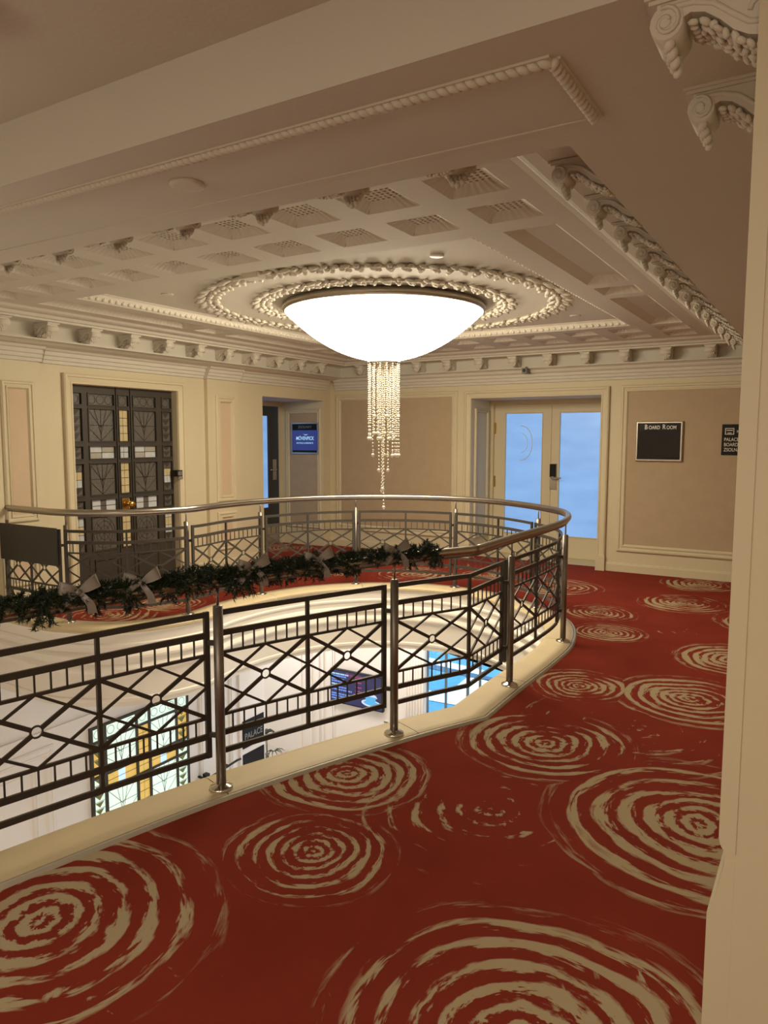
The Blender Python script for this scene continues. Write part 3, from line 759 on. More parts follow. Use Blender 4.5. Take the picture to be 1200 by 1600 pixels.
# two consoles carrying the beam on the pillar
mb = MB()
mb.box(PXL-.004, -.05, 1.575, 2.29, 2.405, 2.42, PLASTER)
o = tag(mb.build('trim_14'), 'pair of carved scroll brackets carrying the beam on the pillar', 'bracket', 'structure')
for y in (1.655, 2.095):
    c = bpy.data.objects.new('corbel', COR); c.location = (PXL, y, 2.418); c.rotation_euler = (0, 0, PI); c.scale = (1.05, 1.05, 1.10); c.parent = o; COL.objects.link(c)

# ------------------------------------------------------------------ ceiling medallion
CC = (-3.335, 5.47)
md = thing('ceiling_medallion', (*CC, ZC), 'plaster medallion of two leaf wreaths round the bowl chandelier', 'ceiling medallion', 'structure')
def wreath(R, n, sc, name):
    mb = MB()
    for i in range(n):
        for half in (0, .5):
            a = 2*PI*(i+half)/n; ca, sa = math.cos(a), math.sin(a)
            for k, (dr, da, rot, ln) in enumerate(((.055, 0, 0, .055), (.045, .35, .6, .045), (.045, -.35, -.6, .045), (-.045, 0.1, .3, .04), (-.04, -.35, -.5, .035)) if half == 0 else ((.035, 0, .9, .035), (-.03, 0, -.9, .035))):
                aa = a + da*2*PI/n; r_ = R + dr*sc
                Rm = Matrix.Rotation(aa+rot, 3, 'Z') @ Matrix.Rotation(.35 if dr > 0 else -.35, 3, 'Y')
                mb.ell((CC[0]+r_*math.cos(aa), CC[1]+r_*math.sin(aa), ZC-.014), (ln*sc, .018*sc, .016), PLASTER_RELIEF, Rm, 6, 4)
            mb.ell((CC[0]+R*ca, CC[1]+R*sa, ZC-.018), (.024*sc, .024*sc, .020), PLASTER_RELIEF, None, 6, 4)
    pts = [(CC[0]+R*math.cos(2*PI*i/72), CC[1]+R*math.sin(2*PI*i/72), ZC-.006) for i in range(72)]
    mb.tube(pts, .014, 6, PLASTER_RELIEF, closed=True)
    return mb.build(name, md)
wreath(1.45, 44, 1.15, 'outer_wreath'); wreath(1.02, 34, 1.0, 'inner_wreath')

# ------------------------------------------------------------------ chandelier
ch = thing('chandelier', (*CC, ZC), 'glowing alabaster bowl chandelier with a hanging tassel of crystal beads', 'chandelier')
mb = MB(); mb.lathe([(.80, ZC), (.84, ZC-.01), (.865, ZC-.04), (.855, ZC-.062), (.84, ZC-.072), (.80, ZC-.06)], (*CC, 0), 96, BOWLRING); mb.build('rim_ring', ch)
mb = MB(); pr = []
for i in range(25):
    t = i/24; r = .835*math.sqrt(max(0, 1-(1-t)**2.0)) if False else .835*math.sin(t*PI/2)**1.0
    pr.append((max(r, .001), None))
prof_b = []
for i in range(29):
    x = i/28; r = .835*x
    z = 2.205 + .405*(0.16*x + 0.84*x**2.25)
    prof_b.append((max(r, .002), z))
prof_b.append((.845, 2.617)); prof_b.append((.83, 2.628))
mb.lathe(prof_b, (*CC, 0), 96, BOWL); mb.build('bowl', ch)
mb = MB(); mb.disc((*CC, 2.203), (0, 0, 1), .140, .022, 48, CHROME); mb.lathe([(.140, 2.214), (.13, 2.225), (.05, 2.23)], (*CC, 0), 40, CHROME); mb.build('tassel_plate', ch)
random.seed(11)
strands = []
for k in range(15): strands.append((.130, 2*PI*k/15, None))
for k in range(10): strands.append((.088, 2*PI*(k+.5)/10, None))
for k in range(5): strands.append((.042, 2*PI*k/5, None))
strands.append((0.0, 0, None))
for (r, a, _) in strands:
    x, y = CC[0]+r*math.cos(a), CC[1]+r*math.sin(a)
    if r > .1: zend = random.choice([1.745, 1.555, 1.555, 1.41, 1.41])
    elif r > .05: zend = random.choice([1.60, 1.555, 1.41, 1.28])
    elif r > .01: zend = [1.28, 1.41, 1.095, 1.28, 1.12][round(a/(2*PI/5)) % 5]
    else: zend = 0.955
    mb = MB(); z = 2.185; dense = {True: 2.185-(2.185-zend)*.78, False: 2.185-(2.185-zend)*.62}[r > .1]
    while z > zend+.03:
        mb.ell((x + random.uniform(-.002, .002), y + random.uniform(-.002, .002), z), (.0098, .0098, .0075), CRYSTAL, None, 6, 4)
        z -= .0185 if z > dense else .030
    mb.tube([(x, y, 2.2), (x, y, zend)], .0012, 4, CRYSTAL, caps=False)
    s_ = mb.build('bead_strand', ch)
    m2 = MB(); m2.ell((x, y, zend), (.017, .017, .017), CRYSTAL, None, 8, 6); m2.ell((x, y, zend+.028), (.008, .008, .008), CRYSTAL, None, 6, 4); m2.build('crystal_ball', s_)

# ------------------------------------------------------------------ balustrade
bal = thing('balustrade', (-3.3, 5.3, .018), 'steel and dark bronze balustrade with diamond lattice running round the opening', 'balustrade')
TOPZ = .945
mb = MB(); rp = [(p.x, p.y, TOPZ) for p in RAIL]; rp[-1] = (-6.22, 3.79, TOPZ)
hr = mb; hr.tube([(p[0], p[1], p[2]) for p in rp[:KI+1]], .024, 14, STEEL); hr.tube([(p[0], p[1], p[2]) for p in rp[KI:]], .024, 14, STEEL)
hr.ell(rp[KI], (.0245, .0245, .024), STEEL)
hr.tube([(p[0], p[1], p[2]-.026) for p in rp[:KI+1]], .009, 6, POSTSTEEL); hr.tube([(p[0], p[1], p[2]-.026) for p in rp[KI:]], .009, 6, POSTSTEEL)
hr.build('handrail', bal)
PANEL_LINE = offset(RAIL, .047)
def nearest(p):
    return min(range(len(RAIL)), key=lambda i: (RAIL[i]-v2(p)).length)
cum = [0]
for a, b in zip(PANEL_LINE, PANEL_LINE[1:]): cum.append(cum[-1]+(b-a).length)
def at(s):
    s = min(max(s, 0), cum[-1]-1e-6)
    for i in range(len(cum)-1):
        if cum[i] <= s <= cum[i+1]:
            t = (s-cum[i])/max(1e-9, cum[i+1]-cum[i]); p = PANEL_LINE[i].lerp(PANEL_LINE[i+1], t); d = PANEL_LINE[i+1]-PANEL_LINE[i]
            return p, math.atan2(d.y, d.x)
    return PANEL_LINE[-1], 0
def path(s0, s1, z0, z1):
    ss = [s0] + [c for c in cum if s0+.004 < c < s1-.004] + [s1]
    return [(*at(s)[0], z0+(z1-z0)*(s-s0)/(s1-s0)) for s in ss]
Z1, Z2, Z3, Z4, Z5, Z6 = .792, .700, .612, .330, .247, .163
ids = sorted(RP)
for k in ids:
    x, y = RP[k]
    mb = MB(); mb.tube([(x, y, .018), (x, y, .833)], .0215, 14, POSTSTEEL)
    mb.ell((x, y, .833), (.0215, .0215, .006), POSTSTEEL)
    po = mb.build('post', bal)
    m2 = MB(); m2.lathe([(.0215, .040), (.028, .036), (.047, .030), (.052, .026), (.052, .018)], (x, y, 0), 20, CHROME); m2.build('base_flange', po)
    m2 = MB(); m2.tube([(x, y, .833), (x, y, TOPZ-.02)], .0055, 8, POSTSTEEL); m2.build('pin', po)
for ka, kb in zip(ids, ids[1:]):
    ia, ib = nearest(RP[ka]), nearest(RP[kb])
    s0, s1 = cum[ia]+.032, cum[ib]-.032
    if kb == 3: sm = cum[KI]
    else: sm = (s0+s1)/2
    mb = MB(); W = .012
    for z, h in ((Z1, .024), (Z2, .026), (Z5, .026), (Z6, .024)): mb.bar(path(s0, s1, z, z), W, h, BRONZE)
    for z in (Z3, Z4): mb.bar(path(s0, s1, z, z), W, .013, BRONZE)
    for s, wd, zt, zb_ in ((s0, .024, Z1+.013, Z6-.013), (s1, .024, Z1+.013, Z6-.013), (sm, .016, Z1, Z6)):
        p, a = at(s); mb.upright(p.x, p.y, zb_, zt, wd, .016, a, BRONZE)
    pn = mb.build('railing_panel', bal)
    mb = MB()
    for a, b in ((s0, sm), (sm, s1)):
        mid = (a+b)/2; zm = (Z3+Z4)/2; g = .021/math.hypot(b-a, Z3-Z4)
        for zA, zB in ((Z3, Z4), (Z4, Z3)):
            mb.bar(path(a, mid-(b-a)*g, zA, zm+(zA-zm)*2*g), .009, .017, BRONZE); mb.bar(path(mid+(b-a)*g, b, zm+(zB-zm)*2*g, zB), .009, .017, BRONZE)
        mb.bar(path(a, mid, zm, Z3), .008, .0105, BRONZE); mb.bar(path(mid, b, Z3, zm), .008, .0105, BRONZE)
        mb.bar(path(a, mid, zm, Z4), .008, .0105, BRONZE); mb.bar(path(mid, b, Z4, zm), .008, .0105, BRONZE)
        for i in range(1, 8):
            p, an = at(a+(b-a)*i/8); mb.upright(p.x, p.y, Z3, Z2, .0065, .006, an, BRONZE); mb.upright(p.x, p.y, Z5, Z4, .0065, .006, an, BRONZE)
    mb.build('lattice', pn)
    for a, b in ((s0, sm), (sm, s1)):
        p, an = at((a+b)/2); zm = (Z3+Z4)/2; m2 = MB()
        m2.tube([(p.x+math.cos(an)*.022*math.cos(t), p.y+math.sin(an)*.022*math.cos(t), zm+.022*math.sin(t)) for t in [2*PI*k/20 for k in range(20)]], .0042, 6, BRONZE, closed=True)
        m2.build('roundel', pn)
    # clamps between post and panel
    for s, k in ((s0, ka), (s1, kb)):
        p, an = at(s); q = RP[k]
        for z in (Z2-.03, Z5+.01): m2 = MB(); m2.bar([(p.x, p.y, z), (q[0], q[1], z)], .012, .022, BRONZE); m2.build('clamp', pn)

# dark board hung on the end bay of the balustrade
mb = MB()
ia, ib = nearest(RP[10]), nearest(RP[11])
bp_ = [(*at(cum[ia]+.03)[0],), (*at(cum[ib]-.0)[0],)]
a, b = Vector((bp_[0][0], bp_[0][1]+.0)), Vector((bp_[1][0], bp_[1][1]))
a.y -= .030; b.y -= .030
mb.add([(a.x, a.y, .50), (b.x, b.y, .50), (b.x, b.y, .815), (a.x, a.y, .815), (a.x, a.y+.012, .50), (b.x, b.y+.012, .50), (b.x, b.y+.012, .815), (a.x, a.y+.012, .815)],
       [(0, 3, 2, 1), (4, 5, 6, 7), (0, 1, 5, 4), (1, 2, 6, 5), (2, 3, 7, 6), (3, 0, 4, 7)], BLACKMATTE)
tag(mb.build('board'), 'plain dark rectangular board fixed on the end bay of the balustrade', 'board')

# ------------------------------------------------------------------ garland on the near handrail
gl = thing('garland', (-2.2, 2.3, TOPZ), 'dark green pine garland with silver ribbon bows laid along the handrail', 'garland')
random.seed(3)
mb = MB()
i1 = max(i for i in range(KI+1) if RAIL[i].y < 3.50); seg = [i for i in range(KI+1) if 0.75 < RAIL[i].y < 3.44]
gp = [RAIL[i] for i in seg]
gc = [0]
for a, b in zip(gp, gp[1:]): gc.append(gc[-1]+(b-a).length)
def gat(s):
    for i in range(len(gc)-1):
        if gc[i] <= s <= gc[i+1]: return gp[i].lerp(gp[i+1], (s-gc[i])/(gc[i+1]-gc[i])), (gp[i+1]-gp[i]).normalized()
    return gp[-1], (gp[-1]-gp[-2]).normalized()
GL = gc[-1]
def needle(p, q, wd):
    d = q-p; u = d.orthogonal().normalized()*wd; v = d.cross(u).normalized()*wd
    mb.add([p+u, p-u*.5+v*.87, p-u*.5-v*.87, q], [(0, 1, 3), (1, 2, 3), (2, 0, 3)], PINE)
def sprig(o, d, L, nn):
    d = d.normalized(); needle(o, o+d*L, .0035)
    for k in range(nn):
        t = (k+.5)/nn; p = o+d*L*t
        e = (d*.7 + Vector((random.gauss(0, 1), random.gauss(0, 1), random.gauss(0, 1))).normalized()).normalized()
        needle(p, p+e*random.uniform(.016, .028), .0024)
cl = []
for k in range(1500):
    s = random.uniform(0, GL); p, t = gat(s); side = Vector((-t.y, t.x, 0)); t3 = Vector((t.x, t.y, 0))
    fat = .75+.45*math.sin(s*7.3)*math.sin(s*3.1+1) + .25*math.sin(s*19)
    a = random.uniform(-.2, PI+.2) if random.random() < .8 else random.uniform(PI, 2*PI)
    o = Vector((p.x, p.y, TOPZ+.012)) + side*math.cos(a)*.025 + Vector((0, 0, math.sin(a)*.02))
    d = side*math.cos(a) + Vector((0, 0, math.sin(a)*.7)) + t3*random.uniform(-1.2, 1.2)
    sprig(o, d, max(.03, .046*fat*random.uniform(.6, 1.15)), 24)
for k in range(15):   # drooping tips
    s = random.uniform(0, GL); p, t = gat(s); side = Vector((-t.y, t.x, 0))
    o = Vector((p.x, p.y, TOPZ+.01)) + side*random.choice((-.035, .035))
    for q in range(14): sprig(o+Vector((random.uniform(-.028, .028), random.uniform(-.028, .028), -.004*q)), Vector((random.uniform(-.8, .8), random.uniform(-.8, .8), -1)), .04, 18)
fo = mb.build('foliage', gl); fo['kind'] = 'stuff'
def bow(y, rot, sc=1.0):
    i = min(range(len(gp)), key=lambda k: abs(gp[k].y-y)); p = gp[i]; c = Vector((p.x, p.y, TOPZ+.040)); mb = MB(); sc *= .84
    Rz = Matrix.Rotation(rot, 3, 'Z')
    def ribbon(cps, wd, wdir, taper):
        pts = catmull3(cps, 6); rows = []; m = len(pts)-1
        for k, q in enumerate(pts):
            t = pts[min(k+1, m)]-pts[max(k-1, 0)]; n_ = Vector(wdir); n_ = (n_-t.normalized()*n_.dot(t.normalized())).normalized()
            ww = wd*(1 if not taper else .35+.65*math.sin(PI*k/m)) if taper else wd*(.5+.5*k/m)
            rows.append((c+Rz@(q+n_*ww/2)*sc, c+Rz@(q-n_*ww/2)*sc))
        vs = [v for r_ in rows for v in r_]
        mb.add(vs, [(2*k, 2*k+2, 2*k+3, 2*k+1) for k in range(len(rows)-1)], RIBBON, True)
    V = Vector
    ribbon([V((0, -.03, 0)), V((.035, -.05, .022)), V((.075, -.045, .045)), V((.078, -.015, .045)), V((.03, -.015, .015)), V((0, -.025, 0))], .058, (-.35, .1, 1), True)
    ribbon([V((0, -.03, 0)), V((-.035, -.05, .014)), V((-.075, -.045, .022)), V((-.078, -.015, .022)), V((-.03, -.015, .010)), V((0, -.025, 0))], .058, (.25, .1, 1), True)
    ribbon([V((0, -.032, 0)), V((.022, -.06, -.022)), V((.045, -.066, -.055)), V((.052, -.06, -.095))], .040, (1, -.2, .3), False)
    ribbon([V((0, -.032, 0)), V((-.03, -.06, -.014)), V((-.06, -.066, -.038)), V((-.085, -.06, -.066))], .038, (.6, -.2, -.6), False)
    c = c + Rz@Vector((0, -.035, 0))*sc
    mb.ell(c, (.014*sc, .018*sc, .014*sc), RIBBON)
    mb.build('ribbon_bow', gl)
def catmull3(pts, n): return catmull(pts, n)
for y, r_ in ((1.73, 1.0), (2.0, .7), (2.44, 1.0), (2.74, .7), (3.22, .9)): bow(y, r_)

# ------------------------------------------------------------------ stained glass doors (upper) and window (lower)
def stained(root, z0, xpl, glass, amber, pale, frame_m, tri_m, top, parts=True):
    # columns in world Y, rows relative to door foot z0
    P = PX(xpl, 1)
    Lc = [(4.545, 4.668), (4.752, 5.052), (5.115, 5.232), (5.30, 5.594), (5.69, 5.81)]
    Rr = [(1.885, 1.99), (1.525, 1.84), (1.35, 1.468), (.985, 1.297), (.81, .93), (.42, .76)]
    if z0 < -1:
        Lc = [(4.583, 4.712), (4.745, 5.118), (5.146, 5.290), (5.318, 5.676), (5.703, 5.845)]
        Rr = [(1.915, 2.045), (1.545, 1.890), (1.37, 1.52), (.96, 1.345), (.80, .935), (.42, .77)]
    holes = [(a, b, z0+c, z0+d) for a, b in Lc for c, d in Rr]
    mb = MB()
    for a in rects(4.555 if z0 < -1 else 4.516, 5.87 if z0 < -1 else 5.83, z0, z0+top, holes): slab(mb, P, a[0], a[1], a[2], a[3], -.035, 0, frame_m)
    for a, b in (Lc if z0 > -1 else []):     # raised stiles
        for c, d in Rr: frame(mb, P, a-.012, b+.012, z0+c-.012, z0+d+.012, [(0, 0), (0, .010), (.010, .010), (.012, 0)], frame_m)
    for u in ((5.083, 5.262) if z0 > -1 else ()): slab(mb, P, u-.008, u+.008, z0, z0+top, 0, .014, frame_m)
    slab(mb, P, 4.70, 5.64, z0+.04, z0+.34, 0, .006, frame_m)
    for a, b in ((4.76, 5.05), (5.30, 5.59)): frame(mb, P, a, b, z0+.07, z0+.33, [(0, .006), (0, .018), (.015, .018), (.02, .006)], frame_m)
    mb.build('door_frame', root)
    mb = MB(); D = -.018
    def pane(a, b, c, d, m): mb.quad(P(a, z0+c, D), P(b, z0+c, D), P(b, z0+d, D), P(a, z0+d, D), m)
    def lead(a, c, b, d, wd=.005):
        A, B = Vector((a, z0+c)), Vector((b, z0+d)); t = (B-A).normalized(); n_ = Vector((-t.y, t.x))*wd/2
        q = [A+n_, A-n_, B-n_, B+n_]; mb.add([P(*p, D+.004) for p in q], [(0, 1, 2, 3)], LEAD)
    def ringl(u, v, r, wd=.005):
        n_ = 20; vs = []
        for k in range(n_):
            an = 2*PI*k/n_
            for rr in (r-wd/2, r+wd/2): vs.append(P(u+rr*math.cos(an), z0+v+rr*math.sin(an), D+.004))
        mb.add(vs, [(2*k, 2*k+1, (2*k+3) % (2*n_), (2*k+2) % (2*n_)) for k in range(n_)], LEAD)
    for ci, (a, b) in enumerate(Lc):
        wide = ci in (1, 3); mid = (a+b)/2
        for ri, (c, d) in enumerate(Rr):
            if ri == 0:
                pane(a, b, c, d, glass)
                for k in range(3 if wide else 1): ringl(a+(b-a)*(k+.5)/(3 if wide else 1), (c+d)/2, .043)
            elif wide and ri in (1, 3):
                pane(a, b, c, d, glass); vm_ = (c+d)/2
                lead(a, vm_, b, vm_); lead(mid, vm_-.02, a, d); lead(mid, vm_-.02, b, d); lead(mid, vm_-.02, mid, d); lead(mid, c, a, vm_-.02); lead(mid, c, b, vm_-.02); lead(mid, c+.06, mid-.07, d); lead(mid, c+.06, mid+.07, d)
                lead(mid, c, mid, vm_)
            elif wide and ri == 2 and z0 > -1:
                for i in range(2):
                    for j in range(2):
                        pane(a+(b-a)*i/2, a+(b-a)*(i+1)/2, c+(d-c)*j/2, c+(d-c)*(j+1)/2, (pale if (i+j) % 2 == (ci == 1) else amber) if z0 < -1 else (GLASS_PALE if (i+j) % 2 else GLASS_PALE2))
                lead(a, (c+d)/2, b, (c+d)/2); lead(mid, c, mid, d)
            elif wide and ri == 2 and z0 < -1 or wide and ri == 4:
                for i, (p0, p1) in enumerate(((0, .38), (.38, .62), (.62, 1))):
                    pane(a+(b-a)*p0, a+(b-a)*p1, c, d, ((amber, pale, amber) if ri == 2 else (glass, pale, glass))[i] if z0 < -1 else (GLASS_PALE, glass, GLASS_PALE)[i])
                lead(a, (c+d)/2, b, (c+d)/2)
            elif wide:
                pane(a, b, c, d, glass)
                for rr in (.13, .10, .06):
                    pts = [(mid+rr*math.cos(t), (c+d)/2+1.2*rr*math.sin(t)) for t in [2*PI*k/18 for k in range(19)]]
                    for p, q in zip(pts, pts[1:]): lead(p[0], p[1], q[0], q[1], .004)
                for k in range(8): lead(mid, (c+d)/2, mid+.13*math.cos(k*PI/4), (c+d)/2+.155*math.sin(k*PI/4), .004)
            elif ci == 2:
                m_ = amber if ri in (1, 3, 4, 5) or z0 < -1 and ri else (glass if z0 < -1 else pale)
                pane(a, b, c, d, m_); k = 4 if ri in (1, 3, 5) else 2
                for i in range(1, k): lead(a, c+(d-c)*i/k, b, c+(d-c)*i/k)
                lead(mid, c, mid, d, .003)
            else:
                m_ = glass
                if z0 < -1 and ri == 1: m_ = amber
                pane(a, b, c, d, m_)
                k = max(1, round((d-c)/.078))
                for i in range(k):
                    y0_ = c+(d-c)*i/k; y1_ = c+(d-c)*(i+1)/k
                    light = z0 > -1 and ((ri == 3 and i in (0, 1, 2) and i > 0) or (ri == 5 and i in (1, 2, 3)))
                    if light:
                        mb.quad(P(a+.01, z0+y0_, D+.002), P(b-.01, z0+y0_, D+.002), P(b-.01, z0+y1_, D+.002), P(a+.01, z0+y1_, D+.002), amber if (i+ri) % 2 else GLASS_PALE); lead(mid, y0_, mid, y1_, .003)
                    else:
                        mb.add([P(a+.012, z0+y1_-.008, D+.003), P(b-.012, z0+y1_-.008, D+.003), P(mid, z0+y0_+.012, D+.003)], [(0, 1, 2)], tri_m)
                    lead(a, y1_, b, y1_)
    mb.build('stained_glass', root)
GLASS_PALE2 = mat('opal_glass_warm', (0.40, 0.37, 0.31), 0.3, var=0.2, vscale=25)
dr = thing('door_1', (-6.32, 5.173, 0), 'dark bronze double doors with leaded stained glass and a brass knob', 'door', 'structure')
stained(dr, 0.0, -6.32, GLASS_GREY, GLASS_AMBER, GLASS_PALE, DARKDOOR, DARKDOOR, D1H)
mb = MB(); PD = PX(-6.32, 1)
slab(mb, PD, 5.115, 5.20, .80, .935, 0, .010, BRASS); mb.disc((-6.29, 5.185, .865), (1, 0, 0), .014, .05, 12, BRASS); mb.ell((-6.25, 5.19, .865), (.026, .040, .040), BRASS, None, 14, 10)
mb.build('door_knob', dr)
mb = MB(); mb.box(-6.315, -6.22, 5.79, 5.872, 1.13, 1.20, BLACK); mb.box(-6.225, -6.205, 5.80, 5.865, 1.105, 1.125, SILVER); mb.box(-6.22, -6.212, 5.80, 5.862, 1.14, 1.19, GREY_PLASTIC)
mb.build('lock', dr)
wl = thing('window_1', (-6.25, 5.24, LOWZ), 'lit stained glass doors of the lobby below seen through the railing', 'stained glass', 'structure')
stained(wl, LOWZ, -6.215, LIT_MINT, LIT_AMBER, LIT_BLUE, DARKDOOR, LIT_GREEN, 2.067)

# dark door in the recess
d2 = thing('door_2', (BX, 7.96, 0), 'dark door with a pale blue glass strip at the back of the recess', 'door', 'structure')
PB = PX(BX-.03, 1); mb = MB()
for a in rects(7.40, 8.585, .0, 2.05, [(7.65, 8.295, .55, 1.88)]): slab(mb, PB, *a, -.04, .01, BLACKMATTE)
mb.build('door_leaf', d2)
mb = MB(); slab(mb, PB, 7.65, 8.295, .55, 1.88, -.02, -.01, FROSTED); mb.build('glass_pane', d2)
mb = MB(); slab(mb, PB, 8.38, 8.46, .95, 1.25, .01, .02, SILVER); mb.bar([PB(8.42, 1.10, .05), PB(8.30, 1.10, .05)], .012, .016, CHROME); mb.disc(PB(8.42, 1.10, .03), (1, 0, 0), .012, .05, 10, CHROME); mb.build('handle', d2)
mb = MB(); slab(mb, PB, 7.42, 8.52, .0, .30, .01, .016, SILVER); mb.build('kick_plate', d2)

# glazed double doors
d3 = thing('door_3', (-3.18, DY, 0), 'cream double doors with frosted blue glass and an electronic lock', 'door', 'structure')
PDD = PY(DY, -1)
mb = MB(); frame(mb, PDD, DO[0], DO[1], 0, DH, [(0, 0), (0, .05), (.05, .05), (.055, .0)], CREAM, 'LRT'); mb.build('door_frame', d3)
for (u0, u1, g0, g1, nm) in ((-3.955, -3.162, -3.795, -3.290, 'L'), (-3.158, -2.41, -3.045, -2.53, 'R')):
    mb = MB()
    for a in rects(u0, u1, .006, 2.02, [(g0, g1, .29, 1.89)]): slab(mb, PDD, *a, -.04, .01, CREAM)
    frame(mb, PDD, g0-.015, g1+.015, .275, 1.905, [(0, .01), (.004, .018), (.011, .018), (.015, .0)], CREAM)
    lf = mb.build('door_leaf', d3)
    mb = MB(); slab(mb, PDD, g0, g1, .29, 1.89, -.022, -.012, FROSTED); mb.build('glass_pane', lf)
    if nm == 'L':
        mb = MB()
        for z in (1.70, .98): slab(mb, PDD, u0-.002, u0+.022, z-.075, z+.075, .01, .022, BRASS)
        mb.build('hinge', lf)
        mb = MB(); cx, cz = (g0+g1)/2-.03, 1.50    # etched crest
        for rr, wd in ((.155, .010), (.085, .006)):
            n_ = 26; vs = []
            for k in range(n_+1):
                t = -PI*.55+PI*1.1*k/n_
                for q in (rr-wd/2*math.cos(t)*.8-.002, rr+wd/2): vs.append(PDD(cx+q*math.cos(t)*.95, cz+q*1.45*math.sin(t), -.009))
            mb.add(vs, [(2*k, 2*k+1, 2*k+3, 2*k+2) for k in range(n_)], mat('etched_glass', (.55, .65, .8), .4) if rr > .1 else bpy.data.materials['etched_glass'])
        mb.build('etched_crest', lf)
    else:
        mb = MB(); lu = -3.115
        slab(mb, PDD, lu-.05, lu+.04, .90, 1.24, .01, .028, SILVER); slab(mb, PDD, lu-.046, lu+.036, 1.06, 1.23, .028, .045, BLACK)
        mb.disc(PDD(lu, 1.05, .05), (0, 1, 0), .020, .05, 14, CHROME); mb.bar([PDD(lu-.02, 1.05, .07), PDD(lu+.12, 1.05, .07)], .016, .020, CHROME); mb.build('lock_handle', lf)

# ------------------------------------------------------------------ signs on the walls
sg = thing('screen', (-6.56, REC[1], 1.56), 'small blue digital door sign with a white hotel logo in the recess', 'screen')
mb = MB(); frame(mb, PS, -6.815, -6.315, 1.335, 1.785, [(0, 0), (0, .03), (.018, .03), (.022, .022)], SILVER); slab(mb, PS, -6.80, -6.33, 1.35, 1.77, 0, .010, SILVER); mb.build('screen_frame', sg)
mb = MB(); slab(mb, PS, -6.795, -6.335, 1.355, 1.765, .010, .020, BLACK); mb.build('bezel', sg)
mb = MB(); slab(mb, PS, -6.79, -6.34, 1.385, 1.675, .020, .022, SCREEN_BLUE); mb.build('display', sg)
text_mesh('MÖVENPICK', .072, SCREEN_TEXT, PS, -6.565, 1.535, .024, sg, xscale=.80, shear=.15)
text_mesh('HOTELS & RESORTS', .030, SCREEN_TEXT, PS, -6.565, 1.48, .024, sg, xscale=1.15)
mb = MB(); mb.add([PS(u, v, .024) for u, v in ((-6.60, 1.625), (-6.555, 1.612), (-6.50, 1.618), (-6.55, 1.600))], [(0, 1, 2, 3)], SCREEN_TEXT); mb.build('emblem', sg)
text_mesh('ZSOLNAY', .050, LETTER_DIM, PS, -6.565, 1.705, .0215, sg, xscale=1.1)

br = thing('wall_sign', (-1.69, FY, 1.53), 'silver framed dark screen sign reading BOARD ROOM beside the double doors', 'sign')
U0, U1, V0, V1 = -1.945, -1.44, 1.305, 1.755
mb = MB(); frame(mb, PF, U0, U1, V0, V1, [(0, 0), (0, .03), (.008, .040), (.020, .040), (.028, .024)], SILVER); mb.build('sign_frame', br)
mb = MB(); slab(mb, PF, U0+.01, U1-.01, V0+.01, V1-.01, 0, .022, BLACK); mb.build('bezel', br)
mb = MB(); slab(mb, PF, U0+.035, U1-.035, V0+.05, V1-.105, .022, .024, SCREEN_OFF); mb.build('display', br)
zt = V1-.088
xcur = U0+.092
for big, rest, adv in (('B', 'OARD', .188), ('R', 'OOM', .17)):
    text_mesh(big, .074, LETTER, PF, xcur, zt, .025, br, align='LEFT', xscale=.80)
    text_mesh(rest, .056, LETTER, PF, xcur+.044, zt, .025, br, align='LEFT', xscale=.78); xcur += adv+.005

dp = thing('wall_sign', (-.75, FY, 1.55), 'black directory plaque partly hidden behind the pillar', 'sign')
mb = MB(); slab(mb, PF, -1.045, -.42, 1.385, 1.715, 0, .014, BLACK); mb.build('plaque', dp)
mb = MB()
frame(mb, PF, -1.015, -.925, 1.605, 1.675, [(0, .015), (.008, .015)], LETTER)
slab(mb, PF, -1.0, -.94, 1.645, 1.655, .014, .0155, LETTER); slab(mb, PF, -.99, -.95, 1.618, 1.626, .014, .0155, LETTER); mb.build('icon', dp)
text_mesh('MEETING', .040, LETTER, PF, -.900, 1.625, .0155, dp, align='LEFT', xscale=.75)
for s, z in (('PALACE', 1.535), ('BOARD ROOM', 1.480), ('ZSOLNAY', 1.425)): text_mesh(s, .052, LETTER, PF, -1.022, z, .0155, dp, align='LEFT', xscale=.80)

cv = thing('security_camera', (-3.235, 8.60, 2.40), 'small box shaped security camera under the cornice', 'camera')
mb = MB(); mb.box(-3.265, -3.205, 8.55, 8.70, 2.345, 2.405, GREY_PLASTIC); mb.box(-3.25, -3.22, 8.62, 8.66, 2.40, 2.425, GREY_PLASTIC); mb.build('body', cv)
mb = MB(); mb.disc((-3.235, 8.548, 2.375), (0, 1, 0), .020, .01, 14, BLACK); mb.build('lens', cv)

# fixtures on the ceiling
def ceildisc(name, x, y, z, r, h, label, cat, m1, m2=None):
    mb = MB(); mb.lathe([(.002, -h), (r*.75, -h), (r*.95, -h*.8), (r, -h*.35), (r*.96, 0)], (x, y, z), 28, m1)
    if m2: mb.lathe([(r*.55, -h-.001), (r*.55, -h-.012), (.002, -h-.012)], (x, y, z), 20, m2)
    return tag(mb.build(name), label, cat)
ceildisc('smoke_detector', -1.94, 1.885, ZB, .060, .014, 'round smoke detector under the near beam', 'smoke detector', PLASTER_RELIEF)
ceildisc('smoke_detector', -2.16, 4.17, ZC, .045, .014, 'white round detector on the centre ceiling panel near its coffered edge', 'detector', WHITE_PLASTIC)
ceildisc('sprinkler_cover', -4.56, 4.19, ZC, .05, .006, 'flat sprinkler cover on the ceiling panel above the stained glass doors', 'sprinkler', PLASTER_RELIEF)
ceildisc('sprinkler_cover', -2.10, 6.83, ZC, .05, .006, 'flat sprinkler cover on the ceiling panel beyond the leaf wreath', 'sprinkler', PLASTER_RELIEF)
